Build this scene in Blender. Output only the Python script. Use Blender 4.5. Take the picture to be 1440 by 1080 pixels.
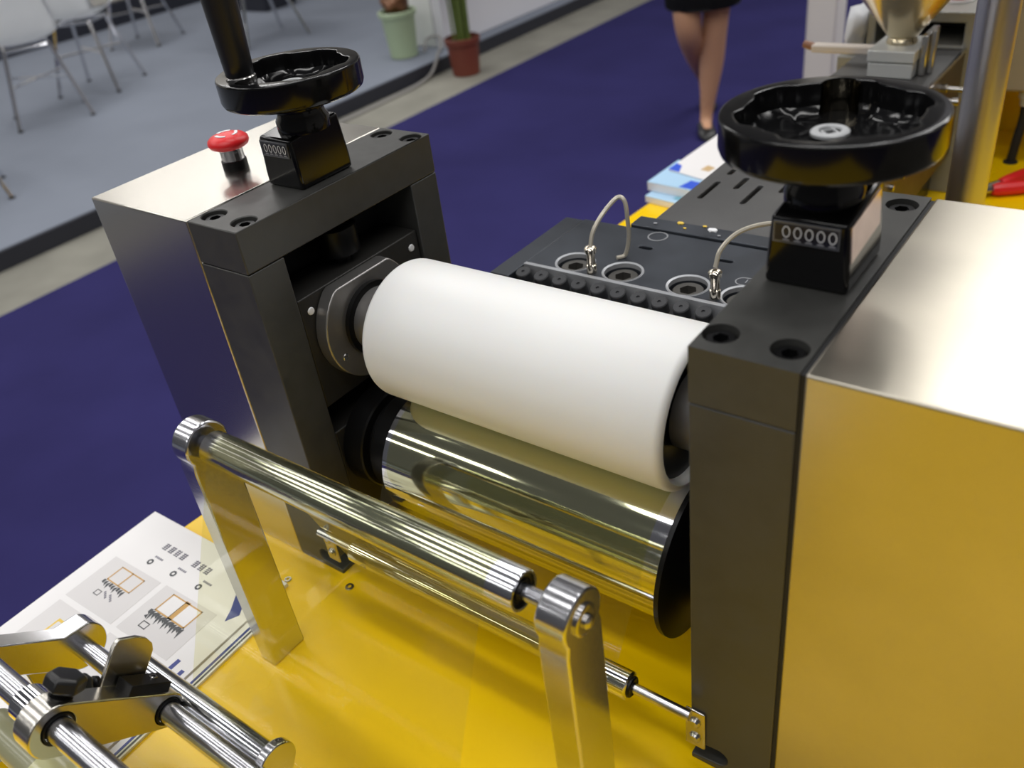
import bpy, bmesh, math, random
from math import pi, sin, cos, radians, hypot, atan2
from mathutils import Matrix, Vector
random.seed(7)
# ------------------------------------------------------------------ units
# Drawn in "frame units" (1 = clear width between the two roller frames, 0.417 m);
# origin = top front inner corner of the far frame; floor at FLOOR.
S = 0.417
FLOOR = -2.6
def W(p): return Vector((p[0]*S, p[1]*S, (p[2]-FLOOR)*S))
for o in list(bpy.data.objects): bpy.data.objects.remove(o)
scene = bpy.context.scene
COL = scene.collection
# ------------------------------------------------------------------ camera
cam = bpy.data.cameras.new('camera'); camo = bpy.data.objects.new('camera', cam); COL.objects.link(camo)
R0 = Vector((0.803188, 0.583784, -0.118679)); R1 = Vector((0.24976, -0.510854, -0.822587)); R2 = Vector((-0.540841, 0.63105, -0.556117))
m = Matrix((R0, -R1, -R2)).transposed().to_4x4(); m.translation = W((1.48313, -0.94898, 0.67142))
camo.matrix_world = m
cam.sensor_width = 36; cam.lens = 1240.41/1440*36; cam.clip_start = .02; cam.clip_end = 100
cam.dof.use_dof = True; cam.dof.focus_distance = 0.78; cam.dof.aperture_fstop = 6.0
scene.camera = camo
# ------------------------------------------------------------------ world, lamps, exposure
scene.view_settings.view_transform = 'Standard'; scene.view_settings.look = 'None'
scene.view_settings.gamma = 1; scene.view_settings.use_curve_mapping = False
scene.view_settings.exposure = -0.04
wd = bpy.data.worlds.new('hall'); scene.world = wd; wd.use_nodes = True
bg = wd.node_tree.nodes['Background']; bg.inputs[0].default_value = (.80, .81, .86, 1); bg.inputs[1].default_value = 0.10
def lamp(name, loc, sx, sy, energy, color=(1, .985, .965), target=None):
    l = bpy.data.lights.new(name, 'AREA'); l.shape = 'RECTANGLE'; l.size = sx*S; l.size_y = sy*S
    l.energy = energy; l.color = color
    o = bpy.data.objects.new(name, l); COL.objects.link(o); o.location = W(loc)
    d = (W(target)-o.location) if target else Vector((0, 0, -1))
    o.rotation_euler = d.to_track_quat('-Z', 'Y').to_euler() if target else (0, 0, 0)
    return o
for ly in (-11, -6.5, -2.6, 1.2, 4.8, 8.8):
    for lx in (-9.5, 1.5): lamp('ceiling_lamp', (lx, ly, 6.8), 8, .8, 33)
lamp('ceiling_lamp', (0.3, 10.5, 6.0), .6, 8, 38)
lamp('ceiling_lamp', (-15.3, 9.8, 6.0), 1.0, 5, 34)
lamp('ceiling_lamp', (4.0, 15.0, 6.8), 6, 1.0, 60)  # extra lamp, added to brighten the unseen back wall
# ------------------------------------------------------------------ materials
def lin(c):
    c = c/255.; return c/12.92 if c <= .04045 else ((c+.055)/1.055)**2.4
def rgb(r, g, b): return (lin(r), lin(g), lin(b), 1)
MATS = {}
def mat(name, col, rough=.5, metal=0, noise=0, nscale=40, stretch=(1, 1, 1), bump=0, rvar=0, coat=0, sss=0, emit=0, spec=.5):
    if name in MATS: return MATS[name]
    M = bpy.data.materials.new(name); M.use_nodes = True; nt = M.node_tree; b = nt.nodes['Principled BSDF']
    b.inputs['Base Color'].default_value = col; b.inputs['Roughness'].default_value = rough; b.inputs['Metallic'].default_value = metal
    b.inputs['Specular IOR Level'].default_value = spec
    if coat: b.inputs['Coat Weight'].default_value = coat; b.inputs['Coat Roughness'].default_value = .08
    if sss:
        b.inputs['Subsurface Weight'].default_value = sss; b.inputs['Subsurface Radius'].default_value = (.01, .008, .006); b.inputs['Subsurface Scale'].default_value = .5
    if emit: b.inputs['Emission Color'].default_value = col; b.inputs['Emission Strength'].default_value = emit
    if noise or bump or rvar:
        tc = nt.nodes.new('ShaderNodeTexCoord'); mp = nt.nodes.new('ShaderNodeMapping'); mp.inputs['Scale'].default_value = stretch
        nz = nt.nodes.new('ShaderNodeTexNoise'); nz.inputs['Scale'].default_value = nscale; nz.inputs['Detail'].default_value = 6
        nt.links.new(tc.outputs['Object'], mp.inputs[0]); nt.links.new(mp.outputs[0], nz.inputs['Vector'])
        if noise:
            mr = nt.nodes.new('ShaderNodeMapRange'); mr.inputs['From Min'].default_value = .3; mr.inputs['From Max'].default_value = .7
            mr.inputs['To Min'].default_value = 1-noise; mr.inputs['To Max'].default_value = 1+noise
            vm = nt.nodes.new('ShaderNodeVectorMath'); vm.operation = 'SCALE'; vm.inputs[0].default_value = col[:3]
            nt.links.new(nz.outputs[0], mr.inputs[0]); nt.links.new(mr.outputs[0], vm.inputs['Scale']); nt.links.new(vm.outputs[0], b.inputs['Base Color'])
        if rvar:
            mr = nt.nodes.new('ShaderNodeMapRange'); mr.inputs['From Min'].default_value = .3; mr.inputs['From Max'].default_value = .7
            mr.inputs['To Min'].default_value = max(.02, rough-rvar); mr.inputs['To Max'].default_value = rough+rvar
            nt.links.new(nz.outputs[0], mr.inputs[0]); nt.links.new(mr.outputs[0], b.inputs['Roughness'])
        if bump:
            bp = nt.nodes.new('ShaderNodeBump'); bp.inputs['Strength'].default_value = bump; bp.inputs['Distance'].default_value = .001
            nt.links.new(nz.outputs[0], bp.inputs['Height']); nt.links.new(bp.outputs[0], b.inputs['Normal'])
    MATS[name] = M; return M
DARK = mat('blackened_steel', rgb(66, 66, 64), .42, .2, noise=.10, nscale=60, rvar=.05)
DARK2 = mat('dark_steel_inner', rgb(50, 49, 47), .42, .25, noise=.08, nscale=50)
BORE = mat('black_oxide', rgb(26, 26, 27), .35, .6)
BRUSH = mat('brushed_stainless', rgb(184, 178, 164), .33, 1, noise=.12, nscale=7, stretch=(1, 1.6, 1), rvar=.05)
BRUSHL = mat('satin_stainless', rgb(200, 196, 188), .24, 1)
CHROME = mat('chrome', rgb(222, 222, 226), .07, 1)
IDL = mat('polished_idler', rgb(206, 208, 212), .15, 1)
ALU = mat('machined_aluminium', rgb(208, 208, 212), .2, 1, noise=.06, nscale=50, stretch=(1, 20, 20), rvar=.04)
STEEL = mat('ground_steel', rgb(190, 188, 186), .2, 1, noise=.05, nscale=80)
SHAFT = mat('ground_shaft', rgb(200, 200, 206), .22, 1, rvar=.03, nscale=90, stretch=(1, 9, 9))
WHITE = mat('white_silicone', rgb(240, 240, 238), .42, 0, sss=.25)
YEL = mat('yellow_paint', rgb(252, 207, 0), .24, 0, noise=.03, nscale=6, rvar=.04)
BLK = mat('black_gloss_plastic', rgb(14, 14, 15), .13, 0, spec=.36)
BLKM = mat('black_matt_plastic', rgb(24, 24, 25), .34, 0)
RED = mat('red_plastic', rgb(226, 34, 40), .35, 0)
WHT = mat('white_plastic', rgb(235, 236, 238), .4, 0)
PAPER = mat('coated_paper', rgb(240, 238, 238), .35, 0)
PGREY = mat('printed_grey', rgb(222, 219, 219), .35, 0)
PINK = mat('printed_ink', rgb(120, 118, 132), .4, 0)
PDARK = mat('printed_dark', rgb(70, 72, 76), .4, 0)
PORANGE = mat('printed_orange', rgb(206, 160, 86), .4, 0)
PYEL = mat('printed_yellow', rgb(236, 200, 80), .4, 0)
PBLUE = mat('printed_blue', rgb(44, 60, 140), .35, 0)
PLBLUE = mat('printed_light_blue', rgb(176, 212, 240), .4, 0)
PBLUE2 = mat('printed_bright_blue', rgb(50, 90, 214), .4, 0)
DIE = mat('die_steel', rgb(58, 62, 69), .42, .45, noise=.28, nscale=14, rvar=.08)
DIEG = mat('die_ground_edge', rgb(166, 168, 172), .4, .4, noise=.15, nscale=30)
DUSTY = mat('dusty_grey_steel', rgb(92, 92, 92), .45, .4, noise=.16, nscale=9)
RUBBER = mat('black_rubber', rgb(28, 28, 30), .7, 0)
WIRE = mat('clear_sleeved_wire', rgb(186, 180, 166), .3, .3)
GLASSY = mat('polished_probe', rgb(214, 206, 190), .12, 1)
PCARPET = mat('purple_carpet', rgb(47, 44, 92), .95, 0, noise=.10, nscale=3, bump=.3, spec=.1)
GCARPET = mat('grey_carpet', rgb(130, 136, 148), .9, 0, noise=.06, nscale=1.6, spec=.1)
EDGE = mat('dark_platform_edge', rgb(40, 42, 52), .5, 0)
CONC = mat('concrete', rgb(136, 134, 124), .7, 0, noise=.16, nscale=4)
WPANEL = mat('white_panel', rgb(226, 226, 232), .4, 0)
CREAM = mat('cream_panel', rgb(240, 236, 228), .5, 0)
CHAIRW = mat('white_shell', rgb(236, 238, 240), .35, 0)
GREEN = mat('pale_green_plastic', rgb(176, 194, 160), .4, 0)
TERRA = mat('terracotta_plastic', rgb(112, 54, 40), .55, 0)
SOIL = mat('soil', rgb(50, 40, 32), .9, 0)
LEAF = mat('palm_green', rgb(92, 108, 50), .5, 0, noise=.2, nscale=30)
SKIN = mat('skin', rgb(196, 150, 118), .5, 0, sss=.1)
CLOTHB = mat('black_cloth', rgb(18, 18, 22), .8, 0)
CLOTHW = mat('white_cloth', rgb(210, 210, 214), .8, 0)
HAIR = mat('dark_hair', rgb(30, 24, 20), .5, 0)
GREYM = mat('grey_painted_metal', rgb(150, 150, 144), .4, .1)
GREYL = mat('light_grey_metal', rgb(196, 198, 196), .35, .2)
OLIVE = mat('warm_grey_metal', rgb(128, 122, 108), .4, .3)
HOPPER = mat('hopper_steel', rgb(206, 194, 166), .26, .9, rvar=.06, nscale=12)
LABEL = mat('foil_label', rgb(214, 190, 186), .22, .8, noise=.12, nscale=60)
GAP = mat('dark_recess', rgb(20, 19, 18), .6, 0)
FLG = mat('turned_steel', rgb(160, 158, 156), .36, .85, noise=.06, nscale=40)
YROLL = mat('film_layers', rgb(206, 206, 160), .2, 0, sss=.2)
def film_mat():
    M = bpy.data.materials.new('clear_yellow_film'); M.use_nodes = True; nt = M.node_tree; nt.nodes.clear()
    o = nt.nodes.new('ShaderNodeOutputMaterial'); t = nt.nodes.new('ShaderNodeBsdfTransparent'); t.inputs[0].default_value = (.93, .93, .74, 1)
    g = nt.nodes.new('ShaderNodeBsdfGlossy'); g.inputs['Roughness'].default_value = .05; g.inputs[0].default_value = (1, 1, .93, 1)
    d = nt.nodes.new('ShaderNodeBsdfDiffuse'); d.inputs[0].default_value = (.75, .75, .45, 1)
    m1 = nt.nodes.new('ShaderNodeMixShader'); m1.inputs[0].default_value = .012
    lw = nt.nodes.new('ShaderNodeLayerWeight'); lw.inputs[0].default_value = .5; pw = nt.nodes.new('ShaderNodeMath'); pw.operation = 'POWER'; pw.inputs[1].default_value = 4.0; nt.links.new(lw.outputs['Facing'], pw.inputs[0]); f = nt.nodes.new('ShaderNodeMath'); f.operation = 'MULTIPLY_ADD'; f.inputs[1].default_value = .45; f.inputs[2].default_value = .03; nt.links.new(pw.outputs[0], f.inputs[0])
    m2 = nt.nodes.new('ShaderNodeMixShader')
    nt.links.new(t.outputs[0], m1.inputs[1]); nt.links.new(d.outputs[0], m1.inputs[2])
    nt.links.new(f.outputs[0], m2.inputs[0]); nt.links.new(m1.outputs[0], m2.inputs[1]); nt.links.new(g.outputs[0], m2.inputs[2])
    nt.links.new(m2.outputs[0], o.inputs[0]); return M
FILM = film_mat()
# ------------------------------------------------------------------ mesh helpers (frame units)
def B(): return bmesh.new()
def box(bm, x0, x1, y0, y1, z0, z1, M=None):
    v = [bm.verts.new((x, y, z)) for x in (x0, x1) for y in (y0, y1) for z in (z0, z1)]
    for f in ((0, 1, 3, 2), (4, 6, 7, 5), (0, 4, 5, 1), (2, 3, 7, 6), (0, 2, 6, 4), (1, 5, 7, 3)):
        bm.faces.new([v[i] for i in f])
    if M: bmesh.ops.transform(bm, matrix=M, verts=v)
    return v
def axm(p, d):
    d = Vector(d).normalized(); return Matrix.Translation(Vector(p)) @ d.to_track_quat('Z', 'Y').to_matrix().to_4x4()
def lathe(bm, prof, p=(0, 0, 0), d=(0, 0, 1), n=48, close=True):
    """prof = [(r,h)...] along axis d from p; r==0 collapses to a pole"""
    M = axm(p, d); rings = []
    for r, h in prof:
        if r < 1e-6: rings.append([bm.verts.new(M @ Vector((0, 0, h)))])
        else: rings.append([bm.verts.new(M @ Vector((r*cos(2*pi*i/n), r*sin(2*pi*i/n), h))) for i in range(n)])
    for a, b in zip(rings, rings[1:]):
        for i in range(n):
            j = (i+1) % n
            if len(a) == 1 and len(b) == 1: continue
            if len(a) == 1: bm.faces.new((a[0], b[i], b[j]))
            elif len(b) == 1: bm.faces.new((a[i], a[j], b[0]))
            else: bm.faces.new((a[i], a[j], b[j], b[i]))
    if close:
        for k in (0, -1):
            if len(rings[k]) > 2: bm.faces.new(rings[k])
def rod(bm, p, q, r, r2=None, n=24, ch=0):
    p, q = Vector(p), Vector(q); L = (q-p).length; r2 = r if r2 is None else r2
    if ch: prof = [(r-ch, 0), (r, ch), (r2, L-ch), (r2-ch, L)]
    else: prof = [(r, 0), (r2, L)]
    lathe(bm, prof, p, q-p, n)
def prism(bm, pts, ax, a0, a1):
    """polygon pts (2d) extruded along axis ax ('x': pts are (y,z); 'y': (x,z); 'z': (x,y))"""
    def P(q, a): return {'x': (a, q[0], q[1]), 'y': (q[0], a, q[1]), 'z': (q[0], q[1], a)}[ax]
    lo = [bm.verts.new(P(q, a0)) for q in pts]; hi = [bm.verts.new(P(q, a1)) for q in pts]
    n = len(pts); bm.faces.new(lo); bm.faces.new(hi)
    for i in range(n): bm.faces.new((lo[i], lo[(i+1) % n], hi[(i+1) % n], hi[i]))
def rounded(cx0, cy0, cx1, cy1, r0, r1, n=14):
    """stadium outline round two centres"""
    a = atan2(cy1-cy0, cx1-cx0); o = []
    for i in range(n+1):
        t = a+pi/2+pi*i/n; o.append((cx0+r0*cos(t), cy0+r0*sin(t)))
    for i in range(n+1):
        t = a-pi/2+pi*i/n; o.append((cx1+r1*cos(t), cy1+r1*sin(t)))
    return o
def tube(bm, pts, r, n=10, closed=False):
    pts = [Vector(p) for p in pts]; rings = []; N = len(pts); up = None
    for i, p in enumerate(pts):
        t = (pts[min(i+1, N-1)]-pts[max(i-1, 0)]).normalized()
        if up is None: up = t.orthogonal().normalized()
        up = (up-t*up.dot(t)).normalized(); s = t.cross(up)
        rr = r[i] if isinstance(r, (list, tuple)) else r
        rings.append([bm.verts.new(p+(up*cos(2*pi*k/n)+s*sin(2*pi*k/n))*rr) for k in range(n)])
    for a, b in zip(rings, rings[1:]):
        for k in range(n): bm.faces.new((a[k], a[(k+1) % n], b[(k+1) % n], b[k]))
    bm.faces.new(rings[0]); bm.faces.new(rings[-1])
def curve(pts, n=8):
    """catmull-rom"""
    P = [Vector(p) for p in pts]; P = [P[0]*2-P[1]]+P+[P[-1]*2-P[-2]]; o = []
    for i in range(1, len(P)-2):
        for k in range(n):
            t = k/n; a, b, c, d = P[i-1], P[i], P[i+1], P[i+2]
            o.append(.5*((2*b)+(c-a)*t+(2*a-5*b+4*c-d)*t*t+(3*b-a-3*c+d)*t**3))
    o.append(P[-2]); return o
def socket(bm, c, d, r, h, hexr, dep=None, n=24, knurl=False):
    """socket head: c = centre of the top face, d = outward axis; body goes down h, hexagon recess"""
    dep = dep or h*.6; M = axm(c, d)
    def ring(fn, z): return [bm.verts.new(M @ Vector((*fn(2*pi*i/n), z))) for i in range(n)]
    circ = lambda rr: (lambda t: (rr*cos(t), rr*sin(t)))
    def hx(t):
        k = (t % (pi/3))-pi/6; rr = hexr*cos(pi/6)/cos(k); return (rr*cos(t), rr*sin(t))
    rs = [ring(circ(r), -h), ring(circ(r), -r*.12), ring(circ(r*.9), 0), ring(hx, 0), ring(hx, -dep)]
    for a, b in zip(rs, rs[1:]):
        for i in range(n): bm.faces.new((a[i], a[(i+1) % n], b[(i+1) % n], b[i]))
    bm.faces.new(rs[-1]); bm.faces.new(rs[0])
ORG = {}
def finish(name, bm, m_, parent=None, bev=0, smooth=35, at=None, seg=2):
    """link bm as ONE mesh object; children keep their parent's origin"""
    bmesh.ops.recalc_face_normals(bm, faces=bm.faces)
    if parent is not None: org = ORG[parent.name]
    else: org = W(at) if at is not None else W((0, 0, 0))
    for v in bm.verts: v.co = W(v.co)-org
    for e in bm.edges:
        if len(e.link_faces) == 2: e.smooth = e.calc_face_angle(0) < radians(smooth)
    for f in bm.faces: f.smooth = True
    me = bpy.data.meshes.new(name); bm.to_mesh(me); bm.free()
    o = bpy.data.objects.new(name, me); COL.objects.link(o)
    for mm in (m_ if isinstance(m_, list) else [m_]): me.materials.append(mm)
    if parent is not None: o.parent = parent
    else: o.location = org
    ORG[o.name] = org
    if bev:
        md = o.modifiers.new('bevel', 'BEVEL'); md.width = bev*S; md.segments = seg; md.limit_method = 'ANGLE'; md.angle_limit = radians(40); md.harden_normals = False
    return o
def thing(name, label, cat, base, group=None):
    o = bpy.data.objects.new(name, None); COL.objects.link(o); o.empty_display_size = .02
    o.location = W(base); ORG[o.name] = W(base); o['label'] = label; o['category'] = cat
    if group: o['group'] = group
    return o
def tag(o, label, cat, group=None):
    o['label'] = label; o['category'] = cat
    if group: o['group'] = group
    return o
def struct(name, bm, m_, parent=None, **k):
    o = finish(name, bm, m_, parent, **k); o['kind'] = 'structure'; return o
def lab(o, text): o['label'] = text; return o
def dup(root, dloc, label=None, rz=0):
    r = root.copy(); COL.objects.link(r); r.location = root.location+Vector(dloc)*S; r.rotation_euler.z += rz
    ORG[r.name] = r.location.copy()
    if label: r['label'] = label
    for ch in [c for c in bpy.data.objects if c.parent == root]:
        c2 = ch.copy(); COL.objects.link(c2); c2.parent = r
        for g in [g for g in bpy.data.objects if g.parent == ch]:
            g2 = g.copy(); COL.objects.link(g2); g2.parent = c2
    return r
def cut(o, cutter):
    """boolean difference baked into o; cutter = bmesh in frame units"""
    org = ORG[o.name]
    bmesh.ops.recalc_face_normals(cutter, faces=cutter.faces)
    for v in cutter.verts: v.co = W(v.co)
    me = bpy.data.meshes.new('tmp'); cutter.to_mesh(me); cutter.free()
    c = bpy.data.objects.new('tmp', me); COL.objects.link(c)
    par = o.parent; o.parent = None; loc = o.location.copy(); o.location = org
    md = o.modifiers.new('b', 'BOOLEAN'); md.operation = 'DIFFERENCE'; md.solver = 'EXACT'; md.object = c
    others = [x for x in o.modifiers if x != md]
    for x in others: x.show_viewport = False
    dg = bpy.context.evaluated_depsgraph_get(); dg.update()
    nm = bpy.data.meshes.new_from_object(o.evaluated_get(dg)); old = o.data
    o.modifiers.remove(md); o.data = nm; nm.name = o.name; bpy.data.meshes.remove(old)
    for x in others: x.show_viewport = True
    bpy.data.objects.remove(c); bpy.data.meshes.remove(me)
    o.parent = par; o.location = loc
    b2 = bmesh.new(); b2.from_mesh(nm)
    for e in b2.edges:
        if len(e.link_faces) == 2: e.smooth = e.calc_face_angle(0) < radians(30)
    for f in b2.faces: f.smooth = True
    b2.to_mesh(nm); b2.free()
def text_bm(s, size, M, depth=0):
    cu = bpy.data.curves.new('t', 'FONT'); cu.body = s; cu.size = size; cu.align_x = 'CENTER'; cu.align_y = 'CENTER'
    o = bpy.data.objects.new('t', cu); COL.objects.link(o); dg = bpy.context.evaluated_depsgraph_get(); dg.update()
    me = bpy.data.meshes.new_from_object(o.evaluated_get(dg)); bm = bmesh.new(); bm.from_mesh(me); bmesh.ops.transform(bm, matrix=M, verts=bm.verts)
    bpy.data.objects.remove(o); bpy.data.meshes.remove(me); return bm
# ================================================================== SETTING
ZT = -.975; ZP = -2.41
b = B(); box(b, -40, 30, -25, 45, FLOOR-.1, FLOOR); struct('floor', b, CONC)
b = B(); box(b, -6.40, 22, -22, 34, FLOOR, FLOOR+.012); o = struct('floor_carpet', b, PCARPET)
b = B(); box(b, -17.6, -7.37, -16, 34, FLOOR, ZP-.01); o = struct('platform_base', b, EDGE)
b = B(); box(b, -17.6, -7.40, -16, 34, ZP-.01, ZP); struct('platform_carpet', b, GCARPET)
b = B(); box(b, -17.25, -16.75, -8, 26, ZP, ZP+.42); struct('baseboard_far', b, EDGE)
b = B(); box(b, -17.5, -16.9, -8, 26, ZP+.42, ZP+11); struct('wall_far', b, mat('far_wall', rgb(206, 202, 194), .6), bev=.02)
b = B(); box(b, -7.86, -7.68, 9.36, 24, ZP, ZP+5); struct('wall_partition', b, WPANEL, bev=.01)
b = B(); box(b, -18, 16, 19.0, 19.4, FLOOR, FLOOR+17); struct('wall_back_reflector', b, mat('hall_wall', rgb(196, 194, 188), .6))  # unseen wall, added so the steel cover tops reflect something pale
b = B(); box(b, 13.6, 14, -8, 19.0, FLOOR, FLOOR+9); struct('wall_right', b, mat('hall_wall', rgb(196, 194, 188), .6))
b = B(); box(b, -8.62, -7.875, 9.36, 10.9, ZP, ZP+2.3)
tag(finish('display_counter', b, mat('white_counter', rgb(240, 242, 240), .3), at=(-8.2, 10, ZP), bev=.02), 'white display counter standing behind the pale green bin', 'counter')
# square white column
b = B(); c = (-1.985, 9.25)
box(b, c[0]-.175, c[0]+.155, c[1]-.16, c[1]+.16, FLOOR+.012, FLOOR+6.5)
tag(finish('booth_column', b, CREAM, at=(c[0], c[1], FLOOR), bev=.02), 'plain cream white booth column rising from the purple carpet', 'column')
# ================================================================== YELLOW MACHINE TABLE
t = thing('machine_table', 'large glossy yellow machine table carrying the roller line', 'machine table', (1, 1.5, FLOOR+.012))
b = B(); prism(b, [(-.70, -2.6), (3.3, -2.6), (3.3, 3.76), (-.34, 3.76)], 'z', ZT-.05, ZT-.0003); finish('tabletop', b, YEL, t, bev=.006)
b = B(); box(b, -.32, 3.25, -2.5, 3.70, FLOOR+.13, ZT-.05); finish('cabinet', b, YEL, t, bev=.01)
b = B(); box(b, -.27, 3.15, -2.4, 3.6, FLOOR+.012, FLOOR+.13); finish('plinth', b, BORE, t)
b = B(); box(b, .62, 3.1, 3.765, 4.6, FLOOR+.012, -.36); tag(finish('rear_cabinet', b, YEL, bev=.012, at=(2, 4.2, FLOOR+.012)), 'yellow upright machine cabinet behind the control box', 'cabinet')
for (x, y, r) in ((.047, .005-.03, .012), (-.119, -.09, .010), (.33, .18, .007), (.62, -.33, .005)):
    b = B(); socket(b, (x, y, ZT+.003), (0, 0, 1), r, .012, r*.5, n=12); lab(finish('floor_screw', b, STEEL, t), 'small steel screw in the yellow top')
# ================================================================== ROLLER FRAMES
YB = .607; ZC = -.096
def frame(x0, x1, inner, label, screws):
    """x0<x1; inner = x of the face towards the rollers"""
    sgn = 1 if inner == x1 else -1; outer = x0 if sgn > 0 else x1
    f = thing('roller_tower', label, 'machine frame', ((x0+x1)/2, YB/2, ZT))
    b = B(); box(b, x0, x1, 0, YB, ZC, 0); cap = finish('cap_block', b, DARK, f, bev=.0025)
    cb = B()
    for sx, sy in screws: lathe(cb, [(.027, -.035), (.027, .02)], (sx, sy, 0), n=32)
    lathe(cb, [(.03, -.2), (.03, -.02)], ((x0+x1)/2, .305, 0), n=24)
    cut(cap, cb)
    for sx, sy in screws:
        b = B(); socket(b, (sx, sy, -.007), (0, 0, 1), .0225, .026, .0125, .015); s = finish('cap_screw', b, BORE, f)
    b = B(); box(b, x0, x1, 0, .098, ZT, ZC-.0025); fc = finish('front_column', b, DARK, f, bev=.0025)
    # mounting pocket near the foot
    cb = B(); xa = inner-sgn*.055
    prism(cb, rounded(inner+sgn*.05, -.945, xa, -.935, .022, .022), 'y', -.02, .05); cut(fc, cb)
    b = B(); socket(b, (inner-sgn*.045, .03, -.938), (0, -1, 0), .017, .015, .009, .01); finish('foot_screw', b, BORE, f)
    b = B(); box(b, x0, x1, .513, YB, ZT, ZC-.0025); finish('rear_column', b, DARK, f, bev=.0025)
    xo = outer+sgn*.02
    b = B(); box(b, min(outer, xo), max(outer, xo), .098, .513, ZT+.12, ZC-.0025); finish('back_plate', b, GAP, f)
    for z0, z1, nm in ((-.505, -.214, 'bearing_block'), (-.90, -.583, 'bearing_block')):
        xb = inner-sgn*.008; xc_ = inner-sgn*.12
        b = B(); box(b, min(xb, xc_), max(xb, xc_), .104, .507, z0, z1); o = finish(nm, b, DARK2, f, bev=.003)
        for (py, pz) in ((.133, z1-.038), (.48, z1-.038)):
            b = B(); lathe(b, [(.0095, 0), (.008, .003), (0, .004)], (xb, py, pz), (sgn, 0, 0), 16); lab(finish('grease_plug', b, WHT, f), 'small white plug')
    xm = (x0+x1)/2+sgn*.01
    b = B(); lathe(b, [(.022, 0), (.022, .022), (.05, .024), (.052, .03), (.052, .09), (.047, .094), (.03, .096), (.03, .12)], (xm, .305, -.214), n=40)
    finish('adjusting_screw', b, BORE, f)
    return f
fl = frame(-.16, 0, 0, 'blackened steel roller frame on the far end, beside the steel cover with the red button',
           ((-.129, .048), (-.032, .05), (-.125, .568), (-.029, .570)))
fr = frame(1, 1.16, 1, 'blackened steel roller frame in the foreground, carrying the handwheel without a grip',
           ((1.027, .049), (1.127, .051), (1.027, .561), (1.124, .561)))
# stainless covers
def cover(x0, x1, label, wear):
    c = thing('steel_cover', label, 'machine cover', ((x0+x1)/2, YB/2, ZT))
    b = B(); box(b, x0, x1, 0, YB, ZT, 0); finish('shell', b, BRUSH if wear else BRUSHL, c, bev=.004, seg=3)
    return c
cl = cover(-.533, -.164, 'narrow brushed stainless steel cover box with the red stop button on top', False)
cr = cover(1.167, 2.05, 'large brushed stainless steel cover box in the right foreground', True)
# black gasket strip between frame and near cover
b = B(); box(b, 1.160, 1.167, .004, YB-.004, ZT, -.004); tag(finish('gasket_strip', b, RUBBER, at=(1.163, .3, ZT)), 'thin black gasket between foreground frame and large steel cover', 'gasket')
b = B(); box(b, -.164, -.160, .004, YB-.004, ZT, -.004); tag(finish('gasket_strip', b, CREAM, at=(-.162, .3, ZT)), 'pale edge strip between far frame and narrow steel cover', 'gasket')
# ================================================================== ROLLERS
WY, WZ, WR = .275, -.332, .163
r = thing('silicone_roller', 'thick matt white silicone nip roller, upper of the roller pair', 'roller', (.5, WY, WZ))
b = B(); x0, x1 = .15, .885; e = .016
prof = [(.140, .012), (WR-e, 0)]+[(WR-e+e*sin(a), e-e*cos(a)) for a in [pi/2*k/6 for k in range(1, 7)]]
prof += [(WR-e+e*cos(a), (x1-x0)-e+e*sin(a)) for a in [pi/2*k/6 for k in range(0, 7)]]+[(.141, x1-x0-.006), (.140, x1-x0-.03)]
lathe(b, prof, (x0, WY, WZ), (1, 0, 0), 96, close=False); lathe(b, [(.1399, .012), (.1399, .03)], (x0, WY, WZ), (1, 0, 0), 96, close=False)
finish('sleeve', b, WHITE, r, smooth=50)
b = B(); lathe(b, [(.1398, .013), (.1398, x1-x0-.022), (.12, x1-x0-.02), (.09, x1-x0-.03)], (x0, WY, WZ), (1, 0, 0), 64); finish('core', b, BORE, r)
for xa, xb in ((.045, .163), (.86, .965)):
    b = B(); lathe(b, [(.078, 0), (.078, xb-xa)], (xa, WY, WZ), (1, 0, 0), 48); lab(finish('journal', b, FLG, r), 'bare ground steel journal')
def flange(cx0, cx1, cy, cz, rr, flat, parent, m_, name='flange', n=72):
    pts = []
    for i in range(n):
        a = 2*pi*i/n; y, z = cy+rr*cos(a), cz+rr*sin(a); pts.append((y, min(z, flat) if flat is not None else z))
    q = [pts[0]]
    for p_ in pts[1:]:
        if hypot(p_[0]-q[-1][0], p_[1]-q[-1][1]) > 1e-4: q.append(p_)
    b = B(); prism(b, q, 'x', cx0, cx1); return finish(name, b, m_, parent, bev=.003)
f = flange(-.006, .032, WY-.003, WZ, .146, -.216, r, FLG); 
b = B(); lathe(b, [(.092, 0), (.092, .012), (.08, .014)], (.032, WY, WZ), (1, 0, 0), 48); finish('seal_ring', b, BORE, r)
for a in (205, 325, 85+180):
    b = B(); socket(b, (.0345, WY+.122*cos(radians(a)), WZ+.122*sin(radians(a))), (1, 0, 0), .009, .01, .005, n=12); finish('flange_screw', b, STEEL, r)
flange(.968, 1.006, WY, WZ, .146, -.216, r, FLG)
CY, CZ, CR = .243, -.658, .1625
r = thing('chrome_roller', 'mirror polished chrome roller under the white nip roller', 'roller', (.5, CY, CZ))
b = B(); lathe(b, [(CR-.006, 0), (CR, .006), (CR, .736), (CR-.004, .74)], (.152, CY, CZ), (1, 0, 0), 128); finish('drum', b, CHROME, r)
b = B(); lathe(b, [(.137, 0), (.137, .058), (.133, .062), (.112, .063), (.112, .078), (.124, .080), (.130, .086), (.130, .150), (.145, .155)], (-.003, CY+.003, CZ-.006), (1, 0, 0), 72)
lab(finish('flange', b, BORE, r), 'stepped black end flange')
b = B(); lathe(b, [(.176, 0), (.187, .004), (.187, .014), (.12, .020), (.085, .045), (.085, .098)], (.893, CY-.006, CZ+.006), (1, 0, 0), 96)
lab(finish('flange', b, BORE, r), 'wide black end disc')
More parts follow.
